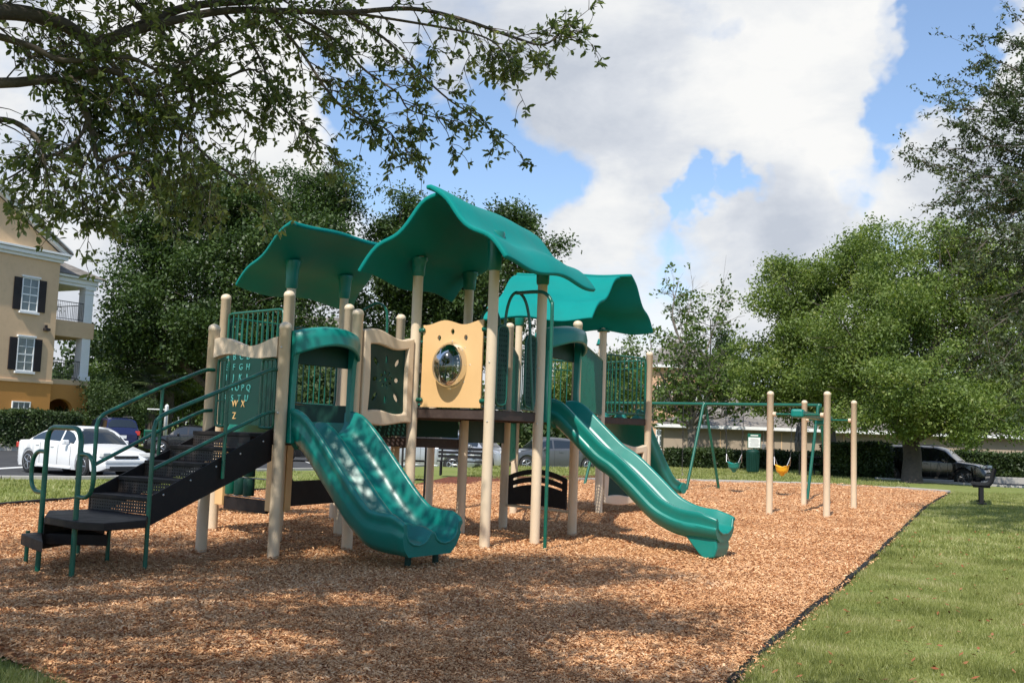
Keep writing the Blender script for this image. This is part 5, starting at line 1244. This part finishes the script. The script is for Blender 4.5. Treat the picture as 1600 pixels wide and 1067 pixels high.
car('black car seen between posts beyond the dark window panel','sedan',M['cblack'],P3(500,700,47)[0],47.,R(195),4.7,1.8,1.45)
car('silver saloon seen below the deck between the dotted posts','sedan',M['csilver'],P3(655,705,40)[0],40.5,R(-8),4.7,1.8,1.48)
car('light grey car behind the black bench below the deck','suv',M['csilver'],P3(762,700,42)[0]-.9,43.8,R(-30),4.5,1.8,1.6)
car('dark grey car behind the fire pole beyond the lawn','sedan',M['cgrey'],P3(862,705,44)[0],44.5,R(200),4.6,1.8,1.5)
car('black SUV parked on the road beside the thick maple trunk','suv',M['cblack'],P3(1462,720,45.0)[0],45.5,R(-36),4.8,1.92,1.70,rimm='rimd')
# ------------------------------------------------------------------ buildings
def bl_window(b_parent,Mw,cx,z0,w_,h,shut=True,grid=(2,4),wall_y=0.):
    b=MB(Mw); n=.06; ring_prism(b,[(cx-w_/2-n,z0-n),(cx+w_/2+n,z0-n),(cx+w_/2+n,z0+h+n),(cx-w_/2-n,z0+h+n)],[(cx-w_/2,z0),(cx+w_/2,z0),(cx+w_/2,z0+h),(cx-w_/2,z0+h)],wall_y-.07,wall_y+.02); wn=b.build('window',M['white'],b_parent,bev=.01)
    b=MB(Mw); b.box((cx,wall_y-.02,z0+h/2),(w_,.02,h)); b.build('pane',M['wglass'],wn)
    b=MB(Mw)
    for i in range(1,grid[0]): b.box((cx-w_/2+w_*i/grid[0],wall_y-.04,z0+h/2),(.03,.03,h))
    for j in range(1,grid[1]): b.box((cx,wall_y-.042,z0+h*j/grid[1]),(w_,.03,.07 if j*2==grid[1] else .03))
    b.build('glazing_bars',M['white'],wn)
    if shut:
        b=MB(Mw); b.box((cx,wall_y-.07,z0-.13),(w_+.3,.16,.12)); b.build('sill',M['white'],wn,bev=.01); b=MB(Mw); b.box((cx,wall_y-.06,z0+h+.12),(w_+.22,.14,.10)); b.build('lintel',M['white'],wn,bev=.01)
        for s in (-1,1):
            b=MB(Mw); x=cx+s*(w_/2+.06+.24); b.box((x,wall_y-.04,z0+h/2),(.42,.05,h+.05))
            for k in range(22): b.box((x,wall_y-.068,z0+.06+(h-.12)*k/21),(.34,.012,.035))
            b.build('shutter',M['shutter'],b_parent)
def left_building():
    # facade runs left-near to right-far; x axis along the wall, -y of local frame faces the viewer
    c0=Vector((-24.75,53.9,0)); dirx=Vector((math.cos(R(61)),math.sin(R(61)),0)); p=c0-dirx*9
    Mw,_=fr(p,c0,PK); t=thing('apartment_building','beige and orange three storey apartment building with corner balconies at left','building',(c0.x,c0.y,PK))
    ZB=3.42+.0; F1=3.5; ZE=10.15
    X0,X1,X2=-4.,9.,11.75   # main wall until 9, balcony wing until 12
    z1=3.40; z2=10.0
    b=MB(Mw); b.box(((X0+X1)/2,4,z1/2),(X1-X0,8,z1)); b.build('lower_wall',M['orange'],t)
    b=MB(Mw); b.box(((X0+X1)/2,4,(z1+z2)/2+.003),(X1-X0,8,z2-z1)); b.build('wall',M['stucco'],t)
    b=MB(Mw); b.box(((X0+X1)/2,4,z1+.04),(X1-X0+.14,8.14,.16)); b.build('band',M['stucco'],t,bev=.02)
    # wing: ground floor wall with arch, two balconies, columns
    wy0=.5; dpt=5.5
    arch=[(10.0+.82*math.cos(a),2.0+.62*math.sin(a)) for a in np.linspace(0,PI,13)]
    b=MB(Mw); plate(b,[(X1,0),(10.82,0)]+[(x+0,z) for x,z in arch]+[(9.18,0)][:1]+[(X1,0.001)],[],0,0) if False else None
    outer=[(X1,0.0),(9.18,0.0)]+[(x,z) for x,z in arch[::-1]]+[(10.82,0.0),(X2,0.0),(X2,z1),(X1,z1)]
    plate(b,outer,[],wy0,wy0+.3); b.box((X2-.15,wy0+.3+(dpt-.6)/2,z1/2),(.3,dpt-.6,z1)); b.build('lower_wall',M['orange'],t)
    b=MB(Mw); b.box((10.3,wy0+dpt-.3,z1/2),(3.,.1,z1)); b.build('entrance_recess',M['dark'],t)
    for sx in (9.0,11.2): b=MB(Mw); b.box((sx,wy0-.03,1.95),(.36,.08,.10)); b.build('arch_moulding',M['stucco'],t)
    for zf,zt_ in ((z1,z1+.28),(6.05,6.95)):
        b=MB(Mw); b.box(((X1+X2)/2+.05,wy0+dpt/2,(zf+zt_)/2),(X2-X1+.1,dpt,zt_-zf)); b.build('balcony_slab',M['stucco'],t,bev=.02)
    b=MB(Mw); b.box(((X1+X2)/2,wy0+dpt/2,9.0),(X2-X1,dpt,.16)); b.build('balcony_ceiling',M['white'],t)
    b=MB(Mw); b.box(((X1+X2)/2,wy0+dpt-1.2,(z1+9)/2),(X2-X1,.2,9-z1)); b.build('balcony_back_wall',M['stucco'],t)
    for x,y in ((X2-.32,wy0+.32),(X2-.32,wy0+dpt-1.4),(10.3,wy0+dpt-1.5)):
        b=MB(Mw); b.box((x,y,(z1+.28+9.1)/2),(.55 if y<1.5 else .4,.55 if y<1.5 else .4,9.1-z1-.28)); b.box((x,y,z1+.42),(.7,.7,.3)); b.box((x,y,8.95),(.7,.7,.28)); b.box((x,y,8.6),(.62,.62,.08)); b.build('column',M['white'],t,bev=.02)
    for z in (z1+.28,6.95):
        b=MB(Mw); x0,x1=X1+.05,X2-.62; b.tube([(x0,wy0+.1,z+1.05),(x1,wy0+.1,z+1.05)],.025,6); b.tube([(x0,wy0+.1,z+.1),(x1,wy0+.1,z+.1)],.02,6)
        for k in range(19): x=x0+(x1-x0)*k/18; b.tube([(x,wy0+.1,z+.1),(x,wy0+.1,z+1.05)],.011,4)
        xx=X2-.15
        b.tube([(xx,wy0+.7,z+1.05),(xx,wy0+dpt-1.5,z+1.05)],.025,6)
        for k in range(24): y=wy0+.7+(dpt-2.3)*k/23; b.tube([(xx,y,z+.1),(xx,y,z+1.05)],.011,4)
        b.build('balcony_railing',M['trim'],t)
        b=MB(Mw); b.lathe((10.4,wy0+1.8,z),[(.0,0),(.18,0),(.24,.4),(.22,.42)],12); pot=b.build('plant_pot',M['dark'],t)
        pp=np.array([(Mw@Vector((10.4,wy0+1.8,z+.8)))[:]]); co,fa=leafco(clusterpts(pp,240,.22),.14,.07); raw('foliage',co,fa,M['leafR'],pot)
    # windows
    for z0,h in ((7.15,1.65),(4.0,1.65)): bl_window(t,Mw,7.3,z0,.86,h); bl_window(t,Mw,2.2,z0,.95,h)
    bl_window(t,Mw,7.3,1.05,.95,1.25,False,(3,4)); bl_window(t,Mw,2.2,1.05,.95,1.25,False,(3,4))
    b=MB(Mw); b.box((8.4,-.12,6.25),(.3,.24,.14)); b.box((8.4,-.05,6.4),(.12,.1,.2)); b.build('wall_light',M['shutter'],t,bev=.02)
    # cornice and pediment over main wall
    b=MB(Mw)
    for z,h,o in ((10.02,.16,.12),(10.2,.2,.28),(10.38,.12,.40)): b.box(((X0+X1)/2,4-.0,z),(X1-X0+o*2,8+o*2,h))
    b.build('cornice',M['white'],t,bev=.015)
    px,pz=(X0+X1)/2,10.45+ (X1-X0)/2*.62
    b=MB(Mw); plate(b,[(X0,10.44),(X1,10.44),(px,pz)],[],.05,.35); b.build('gable_wall',M['stucco'],t)
    b=MB(Mw)
    for s,xe in ((-1,X0-.45),(1,X1+.45)):
        d=Vector((px-xe,0,pz+.2-10.42)); L=d.length; 
        for o,hh,yo in ((0,.16,-.40),(-.2,.18,-.25)):
            pts=[(xe,10.46+o*1.1),(px,pz+.28+o*1.1),(px,pz+.28+o*1.1+hh),(xe,10.46+o*1.1+hh)]
            plate(b,pts,[],yo,.05-.002)
    b.build('raking_cornice',M['white'],t)
    b=MB(Mw); e=.5
    vs=[(X0-e,-.42,10.5),(px,-.42,pz+.5),(X1+e,-.42,10.5),(X0-e,8.4,10.5),(px,8.4,pz+.5),(X1+e,8.4,10.5)]
    b.add(vs,[(0,1,4,3),(1,2,5,4)]); r_=b.build('roof',M['shingle'],t); m=r_.modifiers.new('s','SOLIDIFY'); m.thickness=.1
    # wing roof
    b=MB(Mw)
    for z,h,o in ((9.2,.24,.10),(9.40,.14,.30)): b.box(((X1+X2)/2+.05,wy0+dpt/2,z),(X2-X1+o,dpt+o*2,h))
    b.build('wing_cornice',M['white'],t,bev=.015)
    b=MB(Mw); xe=X2+.45; y0,y1=wy0-.4,wy0+dpt+.4; z=9.48
    b.add([(X1,y0,z),(xe,y0,z),(xe,y1,z),(X1,y1,z),(X1,y0+1.9,z+1.0),(xe-2.0,y0+1.9,z+1.0),(xe-2.0,y1-1.9,z+1.0),(X1,y1-1.9,z+1.0)],[(0,1,5,4),(1,2,6,5),(2,3,7,6),(4,5,6,7),(3,2,1,0),(0,4,7,3)]); b.build('wing_roof',M['shingle'],t)
left_building()
def far_block(name,label,px0,px1,y,ztop,wallm,lowm,zlow,roofh,wins=True,rz=0.,hip=3.):
    x0,x1=P3(px0,600,y)[0],P3(px1,600,y)[0]; cx=(x0+x1)/2; W_=x1-x0; t=thing(name,label,'building',(cx,y,PK),rz=rz); ORI[t.name]=None; D_=9.
    Mw=None
    b=MB(); b.box((0,D_/2,zlow/2),(W_,D_,zlow)); b.build('lower_wall',M[lowm],t)
    b=MB(); b.box((0,D_/2,(zlow+ztop)/2+.002),(W_-.02,D_-.02,ztop-zlow)); b.build('wall',M[wallm],t)
    b=MB(); o=.5; z=ztop; b.box((0,D_/2,z-.0),(W_+2*o,D_+2*o,.24)); b.build('fascia',M['white'],t,bev=.02)
    b=MB(); b.add([(-W_/2-o,-o,z+.12),(W_/2+o,-o,z+.12),(W_/2+o,D_+o,z+.12),(-W_/2-o,D_+o,z+.12),(-W_/2+hip,D_/2,z+roofh),(W_/2-hip,D_/2,z+roofh)],[(0,1,5,4),(1,2,5),(2,3,4,5),(3,0,4),(3,2,1,0)]); b.build('roof',M['shingle'],t)
    if wins:
        nfl=int(ztop//3); nx=max(2,int(W_/3.6))
        for f in range(nfl):
            for i in range(nx): bl_window(t,Matrix.Identity(4),-W_/2+W_*(i+.5)/nx,1.0+f*3.,1.1,1.6,False,(2,4))
    return t
far_block('apartment_building','peach and orange apartment block beyond the trees behind the stairs',304,590,100,8.8,'peach','orange',2.9,4.2)
far_block('apartment_building','pink walled apartment house behind the small sparse tree',1008,1130,78,7.2,'peach','peach',2.9,2.6)
b=MB(); x0=P3(1030,600,64)[0]
# long low garage with hip roof
def garage():
    p,q=Vector((8.9,57.6,0)),Vector((34,54.2,0)); Mw,L=fr(p,q,PK-.02); t=thing('garage_building','long low taupe garage with grey hip roof and white fascia behind the hedges','building',(p.x,p.y,PK))
    D_=9.; z=2.25
    b=MB(Mw); b.box((L/2,D_/2,z/2),(L,D_,z)); b.build('wall',M['taupe'],t)
    for x in np.arange(3.2,L-2,3.4):
        b=MB(Mw); b.box((x,-.01,z/2+.0),(.05,.03,z-.2)); b.build('wall_joint',M['stucco'],t)
    b=MB(Mw); b.box((L/2,D_/2,z+.10),(L+1.0,D_+1.0,.19)); b.build('fascia',M['white'],t,bev=.02)
    b=MB(Mw); b.box((L/2,D_/2,z-.03),(L+.7,D_+.7,.06)); b.build('soffit',M['taupe'],t)
    o=.5; b=MB(Mw); b.add([(-o,-o,z+.2),(L+o,-o,z+.2),(L+o,D_+o,z+.2),(-o,D_+o,z+.2),(4.6,D_/2,z+2.35),(L-4.6,D_/2,z+2.35)],[(0,1,5,4),(1,2,5),(2,3,4,5),(3,0,4),(3,2,1,0)]); b.build('roof',M['shingle'],t)
    b=MB(Mw); b.box((-.28,-.05,1.15),(.10,.10,2.3)); b.build('downpipe',M['white'],t); b=MB(Mw); b.box((-.9,.02,1.0),(1.6,.05,.07)); b.build('rail',M['white'],t)
    b=MB(Mw); b.box((5.6,-.05,1.35),(.22,.12,.3)); b.tube([(5.6,-.05,1.5),(5.6,-.05,2.2)],.025,6); b.build('meter_box',M['steel'],t,bev=.01)
garage()
def gar2():
    p,q=Vector((35.,54.0,0)),Vector((62,50.4,0)); Mw,L=fr(p,q,PK-.02); t=thing('garage_building','second long low garage continuing at the right edge beyond the black car','building',(p.x,p.y,PK)); D_=9.; z=2.2
    b=MB(Mw); b.box((L/2,D_/2,z/2),(L,D_,z)); b.build('wall',M['taupe'],t)
    b=MB(Mw); b.box((L/2,D_/2,z+.10),(L+.9,D_+1.0,.19)); b.build('fascia',M['white'],t,bev=.02)
    o=.5; b=MB(Mw); b.add([(-o,-o,z+.2),(L+o,-o,z+.2),(L+o,D_+o,z+.2),(-o,D_+o,z+.2),(4.6,D_/2,z+2.35),(L-4.6,D_/2,z+2.35)],[(0,1,5,4),(1,2,5),(2,3,4,5),(3,0,4),(3,2,1,0)]); b.build('roof',M['shingle'],t)
gar2()
